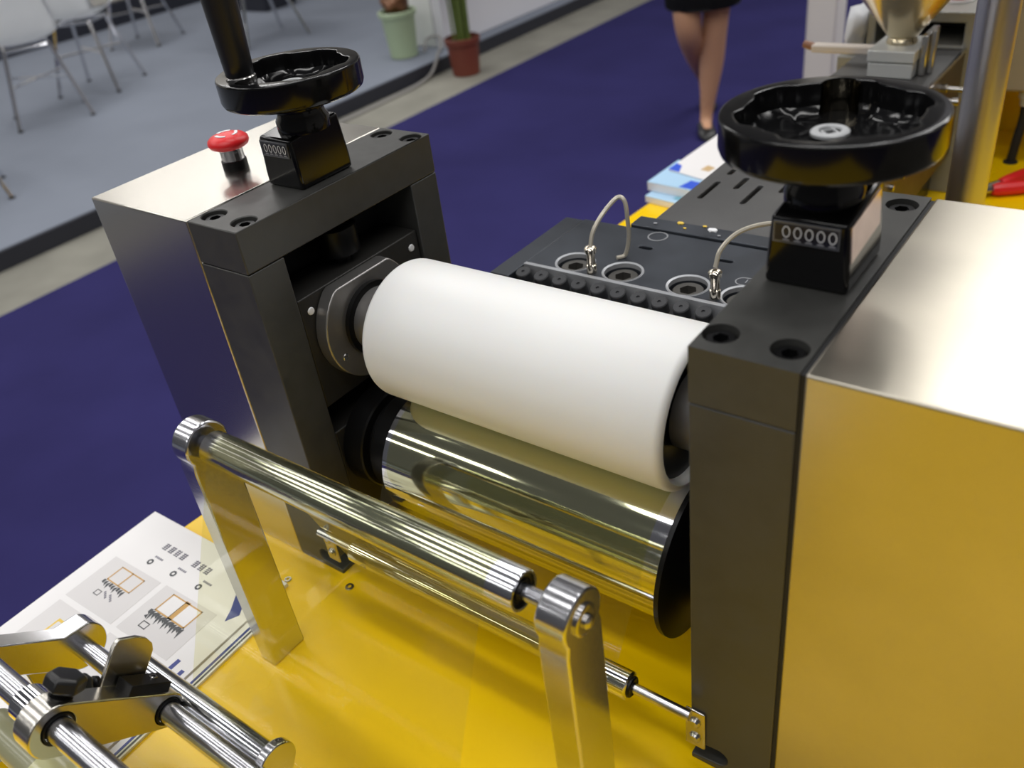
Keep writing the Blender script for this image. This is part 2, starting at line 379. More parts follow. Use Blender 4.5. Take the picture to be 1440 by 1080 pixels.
# ================================================================== IDLERS AND THEIR ARMS
IY, IZ, IR = -.252, -.338, .0355
def arm(x0, x1, label):
    a = thing('support_arm', label, 'bracket', ((x0+x1)/2, IY, ZT))
    b = B(); pts = [(IY-.047, ZT+.0), (IY+.047, ZT+.0), (IY+.047, IZ-.045)]
    pts += [(IY+.050*cos(t), IZ+.050*sin(t)) for t in [(-pi/6+(pi+pi/3)*k/20) for k in range(21)]]+[(IY-.047, IZ-.045)]
    prism(b, pts, 'x', x0, x1); finish('arm', b, ALU, a, bev=.004)
    xo = x1
    b = B(); lathe(b, [(.027, 0), (.027, .004), (.024, .006), (.02, .006)], (xo, IY, IZ), (1, 0, 0), 32); lathe(b, [(.012, .004), (.012, .01), (.008, .014), (0, .016)], (xo, IY, IZ), (1, 0, 0), 24)
    if x0 > .5: finish('end_screw', b, STEEL, a)
    else: b.free()
    return a
arm(.020, .070, 'far flat polished aluminium support arm, seen through the film')
arm(.902, .957, 'near flat polished aluminium support arm with a screw in its rounded head')
r = thing('idler_roller', 'polished aluminium idler roller held between two upright arms', 'roller', (.45, IY, IZ))
b = B(); lathe(b, [(.028, .004), (.028, 0), (IR-.002, 0), (IR, .003), (IR, .759), (IR-.002, .762), (.029, .762), (.027, .752), (.015, .752)], (.088, IY, IZ), (1, 0, 0), 64, close=True); finish('tube', b, IDL, r)
b = B(); lathe(b, [(.027, 0), (.027, .006), (.023, .004), (.023, .003), (.019, .003), (.018, .006), (.0145, .006), (.0145, 0)], (.842, IY, IZ), (1, 0, 0), 40); finish('bearing', b, BORE, r)
for xa, xb in ((.07, .088), (.84, .902)):
    b = B(); rod(b, (xa, IY, IZ), (xb, IY, IZ), .0135); lab(finish('axle', b, SHAFT, r), 'thin bare axle end')
LY, LZ, LR = -.028, -.80, .029
r = thing('idler_roller', 'thin chrome idler roller low over the table, its axle between two screwed plates', 'roller', (.5, LY, LZ))
b = B(); lathe(b, [(LR-.003, 0), (LR, .003), (LR, .757), (LR-.003, .76), (.022, .761), (.02, .755)], (.125, LY, LZ), (1, 0, 0), 48); finish('tube', b, CHROME, r)
b = B(); lathe(b, [(.0215, 0), (.0215, .012), (.0185, .014), (.013, .012)], (.878, LY, LZ), (1, 0, 0), 32); finish('bearing', b, BORE, r)
b = B(); rod(b, (-.002, LY, LZ), (1.012, LY, LZ), .0105); finish('axle', b, SHAFT, r)
def plate(x0, x1, sg, label):
    p = thing('axle_plate', label, 'bracket', ((x0+x1)/2, -.005, -.92))
    b = B(); prism(b, [(x0, -.815), (x0, -.925), (x1, -.925), (x1, -.815)], 'y', -.006, 0)
    finish('plate', b, BRUSHL, p, bev=.003)
    for z in (-.848, -.895):
        b = B(); lathe(b, [(.0125, 0), (.0125, .003), (.009, .007), (0, .009)], ((x0+x1)/2, -.006, z), (0, -1, 0), 24); s = finish('screw', b, STEEL, p)
plate(.990, 1.031, -1, 'small steel plate with two screws at the foot of the foreground frame')
plate(-.031, 0.010, 1, 'small steel plate at the foot of the far frame, behind the film')
# ================================================================== FILM WEB
def arcp(cy, cz, r_, a0, a1, n=14):
    return [(cy+r_*cos(radians(a0+(a1-a0)*k/n)), cz+r_*sin(radians(a0+(a1-a0)*k/n))) for k in range(n+1)]
def tangent(c0, r0_, s0, c1, r1_, s1):
    """tangent line from circle 0 to circle 1, s=+1 ccw travel / -1 cw travel; returns angles (deg)"""
    best = None
    dx, dy = c1[0]-c0[0], c1[1]-c0[1]; L = hypot(dx, dy); ph = atan2(dy, dx)
    # travel direction u; point on circle = c - s*r*perp(u) with perp = left normal
    k = (s0*r0_-s1*r1_)/L; al = math.asin(max(-1, min(1, k)))
    for sg in (1,):
        u = ph+al*1.0
        for cand in (ph+al, ph-al):
            ux, uy = cos(cand), sin(cand); nx, ny = -uy, ux
            p0 = (c0[0]-s0*r0_*nx, c0[1]-s0*r0_*ny); p1 = (c1[0]-s1*r1_*nx, c1[1]-s1*r1_*ny)
            err = abs((p1[0]-p0[0])*nx+(p1[1]-p0[1])*ny)
            if best is None or err < best[0]: best = (err, p0, p1)
    _, p0, p1 = best
    return math.degrees(atan2(p0[1]-c0[1], p0[0]-c0[0])), math.degrees(atan2(p1[1]-c1[1], p1[0]-c1[0]))
G = .0015
stations = [((CY, CZ), CR+G, 1), ((LY, LZ), LR+G, -1), ((IY, IZ), IR+G, 1), ((-.515, -.795), .035, -1), ((-.79, -.722), .077, -1)]
# each station: circle, radius, sense of travel (+1 counter-clockwise in y,z)
path = []; ang_in = 84
for i, (c, r_, s) in enumerate(stations):
    if i+1 < len(stations): ao, ai = tangent(c, r_, s, stations[i+1][0], stations[i+1][1], stations[i+1][2])
    else: ao = ang_in-140
    a0 = ang_in; a1 = ao
    if s > 0:
        while a1 < a0: a1 += 360
        while a1-a0 > 360: a1 -= 360
    else:
        while a1 > a0: a1 -= 360
        while a0-a1 > 360: a1 += 360
    if i == 0: pass
    path.append(arcp(c[0], c[1], r_, a0, a1, 24 if i == 0 else 12)); ang_in = ai if i+1 < len(stations) else 0
pts = []
xl = [.172, .150, .118, .080, .095]; xr = [.853, .835, .800, .790, .780]
for i, seg_ in enumerate(path):
    for p_ in seg_: pts.append((p_, xl[i], xr[i]))
    if i+1 < len(path):
        a_, c_ = seg_[-1], path[i+1][0]
        for k in range(1, 6): 
            t_ = k/6; pts.append(((a_[0]+(c_[0]-a_[0])*t_, a_[1]+(c_[1]-a_[1])*t_), xl[i]+(xl[i+1]-xl[i])*t_, xr[i]+(xr[i+1]-xr[i])*t_))
b = B(); rows = []
NX = 10
for (y, z), xa, xb in pts: rows.append([b.verts.new((xa+(xb-xa)*k/NX, y, z)) for k in range(NX+1)])
for ra, rb in zip(rows, rows[1:]):
    for k in range(NX): b.faces.new((ra[k], ra[k+1], rb[k+1], rb[k]))
tag(finish('film_web', b, FILM, at=(.45, -.25, -.338), smooth=80), 'clear yellowish plastic film running from the chrome roller over the idlers', 'film')
# ================================================================== HANDWHEELS
WHEELS = []
def handwheel(c, h, R_, label, grip):
    w = thing('handwheel', label, 'handwheel', (c[0], c[1], h-.058))
    n = 120; z0, z1 = h-.058, h; b = B(); rings = []
    for i in range(n):
        a = 2*pi*i/n
        wv = math.tanh(3.0*sin(6*a+1.2)); ri = R_-.029-.0065*wv
        web = z0+.011+.004*(.5+.5*cos(6*a+1.2+pi/2))
        prof = [(.030, z0+.004), (.06, z0+.004), (R_-.03, z0), (R_-.010, z0), (R_-.003, z0+.004), (R_, z0+.012), (R_, z1-.005), (R_-.0015, z1-.0018), (R_-.005, z1), (ri+.003, z1), (ri+.0006, z1-.001), (ri, z1-.004), (ri-.003, z0+.024), (ri-.010, web+.004), (ri-.022, web-.002), (.060, z0+.010), (.045, z0+.013), (.036, z0+.016), (.012, z0+.016)]
        rings.append([b.verts.new((c[0]+q*cos(a), c[1]+q*sin(a), z)) for q, z in prof])
    for i in range(n):
        A, C_ = rings[i], rings[(i+1) % n]
        for k in range(len(A)-1): b.faces.new((A[k], A[k+1], C_[k+1], C_[k]))
    wo = finish('wheel', b, BLK, w, smooth=32)
    WHEELS.append(wo)
    wn = wo.modifiers.new('wn', 'WEIGHTED_NORMAL'); wn.keep_sharp = True; wn.weight = 80
    b = B(); lathe(b, [(.030, 0), (.030, .018), (.02, .020)], (c[0], c[1], z0), n=24); finish('hub_core', b, BLK, w)
    b = B(); zz = z0+.017
    M4 = [(.0275, 0), (.0275, .004), (.025, .006), (.0165, .006), (.0150, .003)]
    lathe(b, M4, (c[0], c[1], zz+.004), n=32, close=False)
    lathe(b, [(.0150, .003), (.0105, .0032), (.0105, -.0)], (c[0], c[1], zz+.004), n=4, close=False)
    finish('hub_washer', b, mat('matt_zinc', rgb(176, 178, 180), .45, .3), w)
    return w, z0
hw, z0 = handwheel((1.076, .297), .247, .157, 'glossy black handwheel over the digit counter in the foreground, no upright grip', False)
nx, ny = 1.050, .4085
cb = B(); lathe(cb, [(.0285, z0+.008), (.0285, z0+.09)], (nx, ny, 0), n=40); cut(WHEELS[0], cb)
b = B(); A_ = []
for k in range(21):
    t_ = radians(15+150*k/20)+.22; A_.append([b.verts.new((nx+rr_*cos(t_), ny+rr_*sin(t_), zz_)) for rr_, zz_ in ((.0283, z0+.0085), (.0283, z0+.056), (.0272, z0+.056), (.0272, z0+.0085))])
for p0_, p1_ in zip(A_, A_[1:]):
    for k in range(4): b.faces.new((p0_[k], p0_[(k+1) % 4], p1_[(k+1) % 4], p1_[k]))
lab(finish('handle_socket', b, mat('dark_chrome', rgb(150, 142, 124), .12, 1), hw), 'shiny metal handle socket')
hl, z0 = handwheel((-.070, .290), .245, .153, 'black handwheel with an upright black grip, beside the red button', True)
b = B(); gx, gy = -.118, .178
gx, gy = -.108, .196
lathe(b, [(.0, 0), (.027, .0), (.029, .004), (.0305, .03), (.0355, .17), (.0365, .205), (.033, .215), (0, .218)], (gx, gy, .249), n=40); lab(finish('grip', b, BLKM, hl), 'upright tapered black grip')
b = B(); lathe(b, [(.031, 0), (.031, .012), (.026, .016)], (gx, gy, .236), n=32); finish('grip_collar', b, STEEL, hl)
# ================================================================== POSITION INDICATORS
def indicator(x0, x1, label, shift=0):
    p = thing('position_indicator', label, 'position indicator', ((x0+x1)/2, .29, 0))
    b = B(); yf = .216
    bot = [(x0-.006, yf), (x1+.006, yf), (x1+.006, .372), (x0-.006, .372)]
    top = [(x0, yf+.001), (x1, yf+.001), (x1, .367), (x0, .367)]
    V0 = [b.verts.new((*q, .0005)) for q in bot]; V1 = [b.verts.new((*q, .03)) for q in bot]; V2 = [b.verts.new((*q, .112 if k < 2 else .128)) for k, q in enumerate(top)]
    for A, C_ in ((V0, V1), (V1, V2)):
        for k in range(4): b.faces.new((A[k], A[(k+1) % 4], C_[(k+1) % 4], C_[k]))
    b.faces.new(V0); b.faces.new(V2); o = finish('housing', b, BLK, p, bev=.007, seg=3)
    wx0, wx1 = x0+.005, x1-.010
    b = B(); box(b, wx0, wx1, yf-.0025, yf+.002, .071, .105); lab(finish('window_rim', b, mat('window_rim', rgb(96, 98, 104), .25, .2), p, bev=.001), 'grey clear window rim')
    b = B(); box(b, wx0+.004, wx1-.003, yf-.0040, yf, .076, .101); finish('digit_wheels', b, mat('digit_wheel', rgb(26, 26, 40), .3), p)
    cx = (wx0+wx1)/2+.004
    b = B(); wdt = (wx1-wx0)*.86
    for k in range(5):
        q = cx+.002+(k-2)*wdt/5; hw_ = wdt*.072; n = 20
        O_ = [[b.verts.new((q+(hw_-d_)*cos(2*pi*j/n), yf-.0045-e_, .0905+(.0092-d_)*sin(2*pi*j/n))) for j in range(n)] for d_, e_ in ((0, 0), (0, .0004), (.0017, .0004), (.0017, 0))]
        for A_, C_ in zip(O_, O_[1:]+O_[:1]):
            for j in range(n): b.faces.new((A_[j], A_[(j+1) % n], C_[(j+1) % n], C_[j]))
    lab(finish('digits', b, WHT, p), 'white digits 00000')
    b = B()
    for k in range(5):
        q = cx+.002+(k-2)*wdt/5
        prism(b, [(q+.0055*cos(t), .0763+.0035*sin(t)) for t in [pi*j/8 for j in range(9)]], 'y', yf-.0046, yf-.0042)
    finish('digit_tops', b, mat('digit_grey', rgb(140, 140, 146), .4), p)
    if x0 < 0: return p
    b = B(); xx = x1+.0012
    prism(b, [(.224, .050), (.350, .060), (.350, .116), (.224, .106)], 'x', xx-.002, xx+.0012)
    for v in b.verts: v.co.x += (.112-v.co.z)*.065
    lab(finish('rating_label', b, LABEL, p), 'pinkish foil rating label')
    return p
indicator(1.026, 1.140, 'black position indicator reading 00000 on the foreground frame')
indicator(-.138, -.036, 'black position indicator with small digits on the far frame')
for xx, lb in ((1.076, 'black spindle neck between foreground handwheel and its indicator'), (-.070, 'black spindle neck between far handwheel and its indicator')):
    b = B(); lathe(b, [(.058, -.008), (.058, .016), (.052, .026), (.050, .040), (.056, .068)], (xx, .295, .120), n=40)
    tag(finish('spindle_neck', b, BLK, at=(xx, .295, .12)), lb, 'spindle')
# ================================================================== EMERGENCY STOP
ex, ey = -.326, .268
e = thing('stop_button', 'red mushroom stop button on the narrow steel cover', 'button', (ex, ey, 0))
b = B(); lathe(b, [(.030, 0), (.030, .020), (.027, .022)], (ex, ey, 0), n=40); finish('bezel', b, BORE, e)
b = B(); lathe(b, [(.027, 0), (.027, .026), (.024, .028)], (ex, ey, .0215), n=40); lab(finish('collar', b, CHROME, e), 'chrome collar')
b = B(); lathe(b, [(.020, -.004), (.036, .0), (.045, .005), (.049, .013), (.047, .021), (.040, .027), (.028, .031), (.012, .0325), (0, .033)], (ex, ey, .050), n=48); finish('cap', b, RED, e, smooth=60)
b = B()
for k in range(3):
    a0 = 2*pi*k/3; P_ = []
    for rr, rng in ((.027, range(9)), (.020, range(8, -1, -1))):
        for j in rng: a = a0+1.35*j/8; P_.append((ex+rr*cos(a), ey+rr*sin(a)))
    prism(b, P_, 'z', .0805, .0828)
lab(finish('turn_arrows', b, WHT, e), 'white turn arrows')
# ================================================================== DIE
ZD = -.38
d = thing('extrusion_die', 'dark oiled flat film die block behind the white roller', 'die', (.5, .88, ZT))
b = B(); prism(b, [(.735, ZD), (.735, -.455), (.645, -.475), (.52, -.490), (.52, -.510), (.66, -.54), (.74, -.62), (1.03, -.62), (1.03, ZD)], 'x', .152, .965); db = finish('die_body', b, DIE, d, bev=.003)
boltx = (.276, .42, .603, .745, .875)
cb = B()
for k, x in enumerate(boltx): lathe(cb, [(.048, -.05), (.048, .01)], (x, .785, ZD), n=40)
for x, y in ((.406, .93), (.63, .94)): prism(cb, rounded(x-.012, y, x+.012, y, .008, .008, 8), 'z', ZD-.02, ZD+.01)
cut(db, cb)
for k, x in enumerate(boltx):
    b = B(); lathe(b, [(.0478, -.012), (.0478, .0), (.0535, .002), (.0535, .0005), (.0545, 0)], (x, .785, ZD), n=40, close=False); finish('bore_rim', b, DIEG, d)
    b = B(); socket(b, (x, .785, ZD-.012), (0, 0, 1), .041, .03, .0225, .024, n=36); lab(finish('clamp_screw', b, mat('worn_screw', rgb(110, 108, 104), .35, .8), d), 'worn steel socket screw')
b = B(); box(b, .088, .148, .655, 1.03, -.60, ZD-.004); finish('end_plate', b, DIE, d, bev=.003)
b = B(); box(b, .968, .995, .70, 1.03, -.60, ZD-.004); finish('end_plate', b, DIE, d, bev=.003)
b = B(); box(b, .152, .965, .722, .7345, -.452, ZD+.002); lab(finish('front_edge', b, DIEG, d, bev=.001), 'pale ground front edge')
for k in range(15):
    x = .172+.0575*k
    if x > .95: break
    b = B(); yy = .690
    lathe(b, [(.011, -.10), (.011, -.036), (.015, -.032)], (x, yy, ZD-.004), (0, -.28, 1), 16)
    socket(b, (x, yy, ZD-.002), (0, -.28, 1), .0205, .034, .005, .003, n=20)
    finish('lip_bolt', b, mat('dusty_black', rgb(50, 51, 54), .6, .1), d)
b = B(); lathe(b, [(.028, 0), (.028, .0015), (.024, .0015), (.024, 0)], (.405, 1.0, ZD), n=32, close=False); finish('stamped_ring', b, DIEG, d)
b = B(); P0 = rounded(.715, .855, .765, .858, .020, .020, 10); P1 = rounded(.715, .855, .765, .858, .017, .017, 10)
A_ = [b.verts.new((q[0], q[1], ZD+.0006)) for q in P0]; C_ = [b.verts.new((q[0], q[1], ZD+.0006)) for q in P1]
for k in range(len(A_)): j = (k+1) % len(A_); b.faces.new((A_[k], A_[j], C_[j], C_[k]))
lab(finish('stamp_outline', b, DIEG, d), 'pale oval stamp')
b = text_bm('1051', .024, Matrix.Translation((.740, .857, ZD+.0007))); lab(finish('stamp_digits', b, DIEG, d), 'pale stamped digits')
b = B(); box(b, .20, .95, .76, 1.0, ZT, -.62); finish('pedestal', b, BORE, d)
# rear bar of the die
b = B(); box(b, .30, .80, 1.035, 1.095, -.50, ZD+.006); finish('rear_bar', b, DIE, d, bev=.003)
for x, y, s_, m_ in ((.365, 1.06, .006, DIEG), (.43, 1.085, .010, PYEL), (.455, 1.06, .005, PYEL), (.53, 1.075, .014, WHT), (.56, 1.05, .005, DIEG), (.50, 1.09, .006, PYEL)):
    b = B(); bmesh.ops.create_icosphere(b, subdivisions=1, radius=s_, matrix=Matrix.Translation((x, y, ZD+.008)) @ Matrix.Diagonal((1.2, .8, .4, 1))); lab(finish('crumb', b, m_, d), 'small plastic crumb')
# temperature probes
for px, py, pts_, lb in ((.348, .752, [(.348, .752, -.312), (.352, .765, -.27), (.362, .80, -.235), (.374, .84, -.212), (.386, .85, -.208), (.398, .85, -.222), (.402, .85, -.26), (.398, .86, -.32), (.385, .86, -.372), (.37, .84, ZD+.004)], 'slim steel temperature probe with a looped pale wire, left on the die'),
                         (.688, .755, [(.688, .755, -.300), (.692, .775, -.262), (.715, .82, -.235), (.76, .88, -.232), (.83, .94, -.25), (.91, .99, -.27), (.95, 1.04, -.27), (.99, 1.12, -.28)], 'slim steel temperature probe whose pale wire runs behind the indicator')):
    p = thing('temperature_probe', lb, 'sensor', (px, py, ZD))
    b = B(); lathe(b, [(.0135, 0), (.0135, .022), (.011, .024), (.011, .055), (.0155, .057), (.0165, .068), (.013, .072), (.008, .075)], (px, py, ZD+.0005), n=12); finish('stem', b, GLASSY, p)
    b = B(); tube(b, curve(pts_), .0058, 8); finish('wire', b, WIRE, p)
# ================================================================== EXTRUDER
x0, x1 = .343, .716
t = thing('extruder', 'long grey extruder barrel guard with slotted top leading away from the die', 'extruder', (.53, 2, ZT))
b = B(); box(b, x0, x1, 1.10, 2.93, -.392, ZD); tp = finish('slotted_cover', b, DUSTY, t, bev=.002)
cb = B()
for a0, a1, x in ((1.276, 1.409, .392), (1.373, 1.462, .460), (1.28, 1.419, .522), (1.469, 1.515, .396), (1.39, 1.47, .592), (1.56, 1.69, .392), (1.56, 1.65, .46), (1.56, 1.7, .522), (1.56, 1.7, .592)):
    prism(cb, rounded(x, a0+.006, x, a1-.006, .0085, .0085, 6), 'z', -.40, -.37)
cut(tp, cb)
b = B(); box(b, x0+.02, x1-.02, 1.2, 2.9, -.44, -.425); finish('insulation', b, mat('bright_foil', rgb(190, 190, 186), .3, .6, noise=.3, nscale=60), t)
b = B(); box(b, x0, x0+.008, 1.10, 2.93, -.80, -.392); finish('side_panel', b, DUSTY, t)
b = B(); box(b, x1-.008, x1, 1.10, 2.93, -.80, -.392); finish('side_panel', b, mat('brown_dark_metal', rgb(74, 66, 58), .45, .5, noise=.25, nscale=20), t)
b = B(); box(b, x0, x1, 1.10, 1.108, -.80, -.392); finish('end_panel', b, DUSTY, t)
b = B(); box(b, x0+.05, x1-.05, 1.15, 2.9, ZT, -.80); finish('base_frame', b, BORE, t)
b = B(); box(b, x1-.004, x1+.006, 1.9, 2.93, -.386, -.374); finish('edge_trim', b, STEEL, t)
for y, z in ((2.45, -.43), (2.62, -.44)):
    b = B(); lathe(b, [(.016, 0), (.016, .02), (.010, .022), (.010, .075), (.014, .077), (.014, .1)], (x1, y, z), (1, 0, 0), 16); finish('stud', b, STEEL, t)
for y in (1.95, 2.08, 2.2, 2.32):
    b = B(); lathe(b, [(.012, 0), (.012, .012), (0, .014)], (x1, y, -.62), (1, 0, 0), 10); finish('panel_screw', b, STEEL, t)
# hopper block and hopper
h = thing('hopper', 'steel cone hopper standing on a pale block on the extruder', 'hopper', (.55, 2.62, ZD))
b = B(); box(b, .474, .634, 2.50, 2.72, ZD+.001, -.325); finish('mount_block', b, GREYL, h, bev=.004)
b = B(); box(b, .470, .638, 2.495, 2.725, -.322, -.280); finish('throat_block', b, GREYL, h, bev=.004)
b = B(); lathe(b, [(.055, 0), (.055, .008), (.048, .02), (.060, .035), (.118, .11), (.225, .25), (.34, .40), (.34, .74), (.335, .74), (.335, .405), (.218, .255), (.045, .05)], (.555, 2.62, -.280), n=56, close=False); finish('cone', b, HOPPER, h)
b = B(); box(b, .640, .664, 2.55, 2.70, ZD+.001, -.235); finish('slide_gate', b, STEEL, h, bev=.004)
b = B(); box(b, .664, .682, 2.58, 2.61, ZD+.001, -.225); finish('latch', b, STEEL, h, bev=.003)
b = B(); box(b, .20, .46, 2.66, 2.71, -.345, -.315); lab(finish('lever', b, mat('pale_lever', rgb(206, 196, 186), .4), h, bev=.006), 'pale lever bar')
b = B(); lathe(b, [(0, 0), (.014, .004), (.016, .02), (.014, .05), (0, .055)], (.21, 2.685, -.33), (-1, 0, .25), 16); lab(finish('lever_tip', b, mat('brown_tip', rgb(140, 96, 70), .5), h), 'brown lever tip')
# gearbox housing with red button
g = thing('gearbox_housing', 'grey open-fronted gearbox housing behind the hopper', 'machine housing', (.54, 3.3, ZT))
hb = B(); box(hb, .33, .74, 2.935, 3.75, ZT, -.245); ho = finish('housing', hb, GREYM, g, bev=.006)
cb = B(); box(cb, .365, .70, 2.9, 3.3, -.372, -.285); cut(ho, cb)
b = B(); box(b, .38, .69, 3.2, 3.24, -.365, -.29); finish('inner_panel', b, GAP, g)
b = B(); lathe(b, [(.03, 0), (.03, .02), (.045, .022), (.048, .035), (.03, .045), (0, .048)], (.625, 3.12, -.245), n=32); lab(finish('stop_knob', b, RED, g), 'red stop knob')
b = B(); lathe(b, [(.06, 0), (.06, .008), (.05, .01)], (.625, 3.12, -.245), n=32); lab(finish('knob_plate', b, WHT, g), 'white round plate')
b = B(); box(b, .45, .56, 3.3, 3.45, -.245, -.19); box(b, .60, .74, 3.32, 3.5, -.245, -.20); finish('terminal_box', b, WHT, g, bev=.01)
b = B(); box(b, .34, .74, 3.52, 3.70, -.245, -.05); finish('motor_cover', b, OLIVE, g, bev=.02)
# crumpled pale bag
b = B(); bmesh.ops.create_icosphere(b, subdivisions=3, radius=1)
for v in b.verts:
    q = v.co.copy(); k = 1+.22*sin(5*q.x+2*q.z)*cos(4*q.y-3*q.z)+.08*random.uniform(-1, 1); v.co = Vector((.285+.05*q.x*k, 3.0+.11*q.y*k, -.33+.095*q.z*k))
tag(finish('plastic_bag', b, mat('pale_bag', rgb(206, 208, 212), .35), at=(.285, 3.0, -.42), smooth=80), 'crumpled pale plastic bag beside the gearbox housing', 'bag')
b = B(); box(b, .235, .335, 2.88, 3.14, ZT, -.415); tag(finish('cable_duct', b, GREYM, at=(.285, 3, ZT), bev=.005), 'grey upright duct under the pale plastic bag', 'duct')
# steel pole
b = B(); rod(b, (1.022, 1.70, ZT), (1.022, 1.70, 2.0), .0525, n=48); tag(finish('steel_pole', b, mat('satin_pole', rgb(190, 188, 194), .32, 1), at=(1.022, 1.7, ZT)), 'thick polished steel pole behind the large steel cover', 'pole')
# control box
c = thing('control_box', 'beige grey control box at the right edge with a black cable below', 'control box', (1.3, 3.5, -.649))
b = B(); box(b, .755, 1.75, 3.3, 3.755, -.649, -.27); finish('box', b, mat('beige_grey', rgb(158, 150, 134), .45), c, bev=.012)
b = B(); box(b, .748, 1.76, 3.285, 3.76, -.27, -.235); finish('lid', b, mat('beige_light', rgb(188, 184, 172), .4), c, bev=.006)
b = B(); box(b, .77, 1.74, 3.33, 3.75, -.215, .25); box(b, .775, 1.73, 3.34, 3.74, -.235, -.215); finish('upper_box', b, mat('taupe_metal', rgb(128, 120, 116), .45), c, bev=.01)
b = B(); lathe(b, [(.035, 0), (.035, -.035), (.028, -.04), (.024, -.07)], (.905, 3.36, -.648), n=20); finish('cable_gland', b, GREYL, c)
b = B(); tube(b, curve([(.905, 3.36, -.70), (.906, 3.36, -.78), (.898, 3.355, -.87), (.89, 3.358, ZT+.001)]), .019, 12); tag(finish('power_cable', b, RUBBER, at=(.89, 3.36, ZT)), 'black cable running from the control box into the yellow table', 'cable')
b = B(); lathe(b, [(.019, 0), (.03, 0), (.03, .006), (.019, .008)], (.89, 3.358, ZT), n=24); tag(finish('cable_grommet', b, RUBBER, at=(.89, 3.358, ZT)), 'black grommet where the cable enters the yellow table', 'grommet')
# red-handled pliers
p = thing('pliers', 'pliers with red grips lying on the yellow table', 'pliers', (.95, 3.1, ZT))
for k, (pa, pb) in enumerate((((.915, 3.02, ZT+.03), (1.10, 3.30, ZT+.03)), ((.900, 2.955, ZT+.03), (1.12, 3.16, ZT+.03)))):
    mid = Vector(pa).lerp(Vector(pb), .5)+Vector((-.01, .02, 0))*(1 if k == 0 else -1)
    b = B(); tube(b, curve([pa, mid, pb], 6), [.022]+[.028]*11+[.018], 10); lab(finish('grip', b, RED, p), 'red plastic grip')
b = B(); tube(b, [(.845, 2.93, ZT+.03), (.93, 3.05, ZT+.03)], [.014, .018], 8); tube(b, [(.840, 2.90, ZT+.03), (.915, 2.975, ZT+.03)], [.014, .018], 8); tube(b, [(.81, 2.86, ZT+.025), (.85, 2.92, ZT+.03)], [.012, .024], 8); lab(finish('jaws', b, STEEL, p), 'bare steel jaws')
# ================================================================== BOOKLETS AT THE BACK
def slab(name, quad, z0, z1, m_, label, cat, bands=(), group=None):
    t = thing(name, label, cat, (sum(q[0] for q in quad)/4, sum(q[1] for q in quad)/4, z0), group)
    b = B(); prism(b, quad, 'z', z0, z1-.001); finish('pages', b, PAPER, t, bev=.002)
    b = B(); prism(b, quad, 'z', z1-.001, z1+.001); finish('cover', b, m_, t)
    for nm, q, mm in bands:
        b = B(); prism(b, q, 'z', z1+.001, z1+.002); finish(nm, b, mm, t)
    return t
slab('booklet', [(-.435, 2.41), (-.20, 2.37), (-.12, 2.64), (-.42, 2.70)], ZT, ZT+.030, PLBLUE, 'light blue booklet at the bottom of the pile on the yellow table', 'booklet', [('printed_band', [(-.30, 2.42), (-.22, 2.40), (-.2, 2.5), (-.28, 2.52)], mat('teal_print', rgb(120, 180, 200), .4))], 'booklets behind the die')
slab('booklet', [(-.455, 2.47), (-.20, 2.44), (-.13, 2.72), (-.445, 2.76)], ZT+.031, ZT+.072, PLBLUE, 'thick light blue booklet lying under the white one', 'booklet', [('printed_band', [(-.29, 2.462), (-.21, 2.45), (-.19, 2.53), (-.27, 2.545)], PBLUE2)], 'booklets behind the die')
slab('booklet', [(-.425, 2.62), (-.15, 2.54), (-.11, 3.12), (-.405, 3.18)], ZT+.073, ZT+.080, PAPER, 'white booklet with a blue corner on top of the pile', 'booklet',
     [('printed_corner', [(-.425, 2.62), (-.36, 2.602), (-.385, 2.68), (-.422, 2.70)], PBLUE2), ('printed_photo', [(-.28, 2.66), (-.235, 2.65), (-.225, 2.70), (-.27, 2.72)], mat('tan_print', rgb(206, 176, 130), .4))], 'booklets behind the die')
# ================================================================== BROCHURE IN FRONT
ZB = ZT+.012
br = thing('brochure', 'white open brochure printed with small orange machine pictures, under the film', 'brochure', (-.39, -.5, ZT))
quad = [(-.680, -.112), (-.10, -.106), (-.075, -.90), (-.655, -.905)]
b = B(); prism(b, quad, 'z', ZT+.001, ZB); finish('pages', b, PAPER, br)
def pr2(name, q, m_, z=ZB, label=None, k=1):
    b = B()
    for qq in (q if k else [q]): prism(b, qq, 'z', z, z+.0006)
    o = finish(name, b, m_, br)
    if label: lab(o, label)
pr2('picture_panel', [[(-.616, -.286), (-.410, -.281), (-.404, -.440), (-.612, -.445)]], PGREY)
pr2('picture_panel', [[(-.388, -.279), (-.178, -.274), (-.172, -.434), (-.383, -.438)]], PGREY)
pr2('picture_panel', [[(-.610, -.462), (-.402, -.458), (-.397, -.640), (-.606, -.645)]], PGREY)
pr2('picture_panel', [[(-.381, -.456), (-.171, -.452), (-.166, -.634), (-.376, -.638)]], PGREY)
def frm(x0, y0, x1, y1, w):   # thin rectangle outline
    return [[(x0, y0), (x1, y0), (x1, y0-w), (x0, y0-w)], [(x0, y1), (x1, y1), (x1, y1+w), (x0, y1+w)], [(x0, y0), (x0+w, y0), (x0+w, y1), (x0, y1)], [(x1-w, y0), (x1, y0), (x1, y1), (x1-w, y1)]]
z2 = ZB+.0007
pr2('printed_frame', frm(-.560, -.300, -.455, -.352, .0035)+[[(-.510, -.300), (-.506, -.300), (-.506, -.352), (-.510, -.352)]], PORANGE, z2, 'orange printed machine frame')
pr2('printed_machine', [[(-.565+.011*k, -.353-.004*(k % 3)), (-.557+.011*k, -.353), (-.557+.011*k, -.366-.005*((k*7) % 3)), (-.565+.011*k, -.364)] for k in range(9)]+frm(-.548, -.385, -.528, -.402, .002), PDARK, z2)
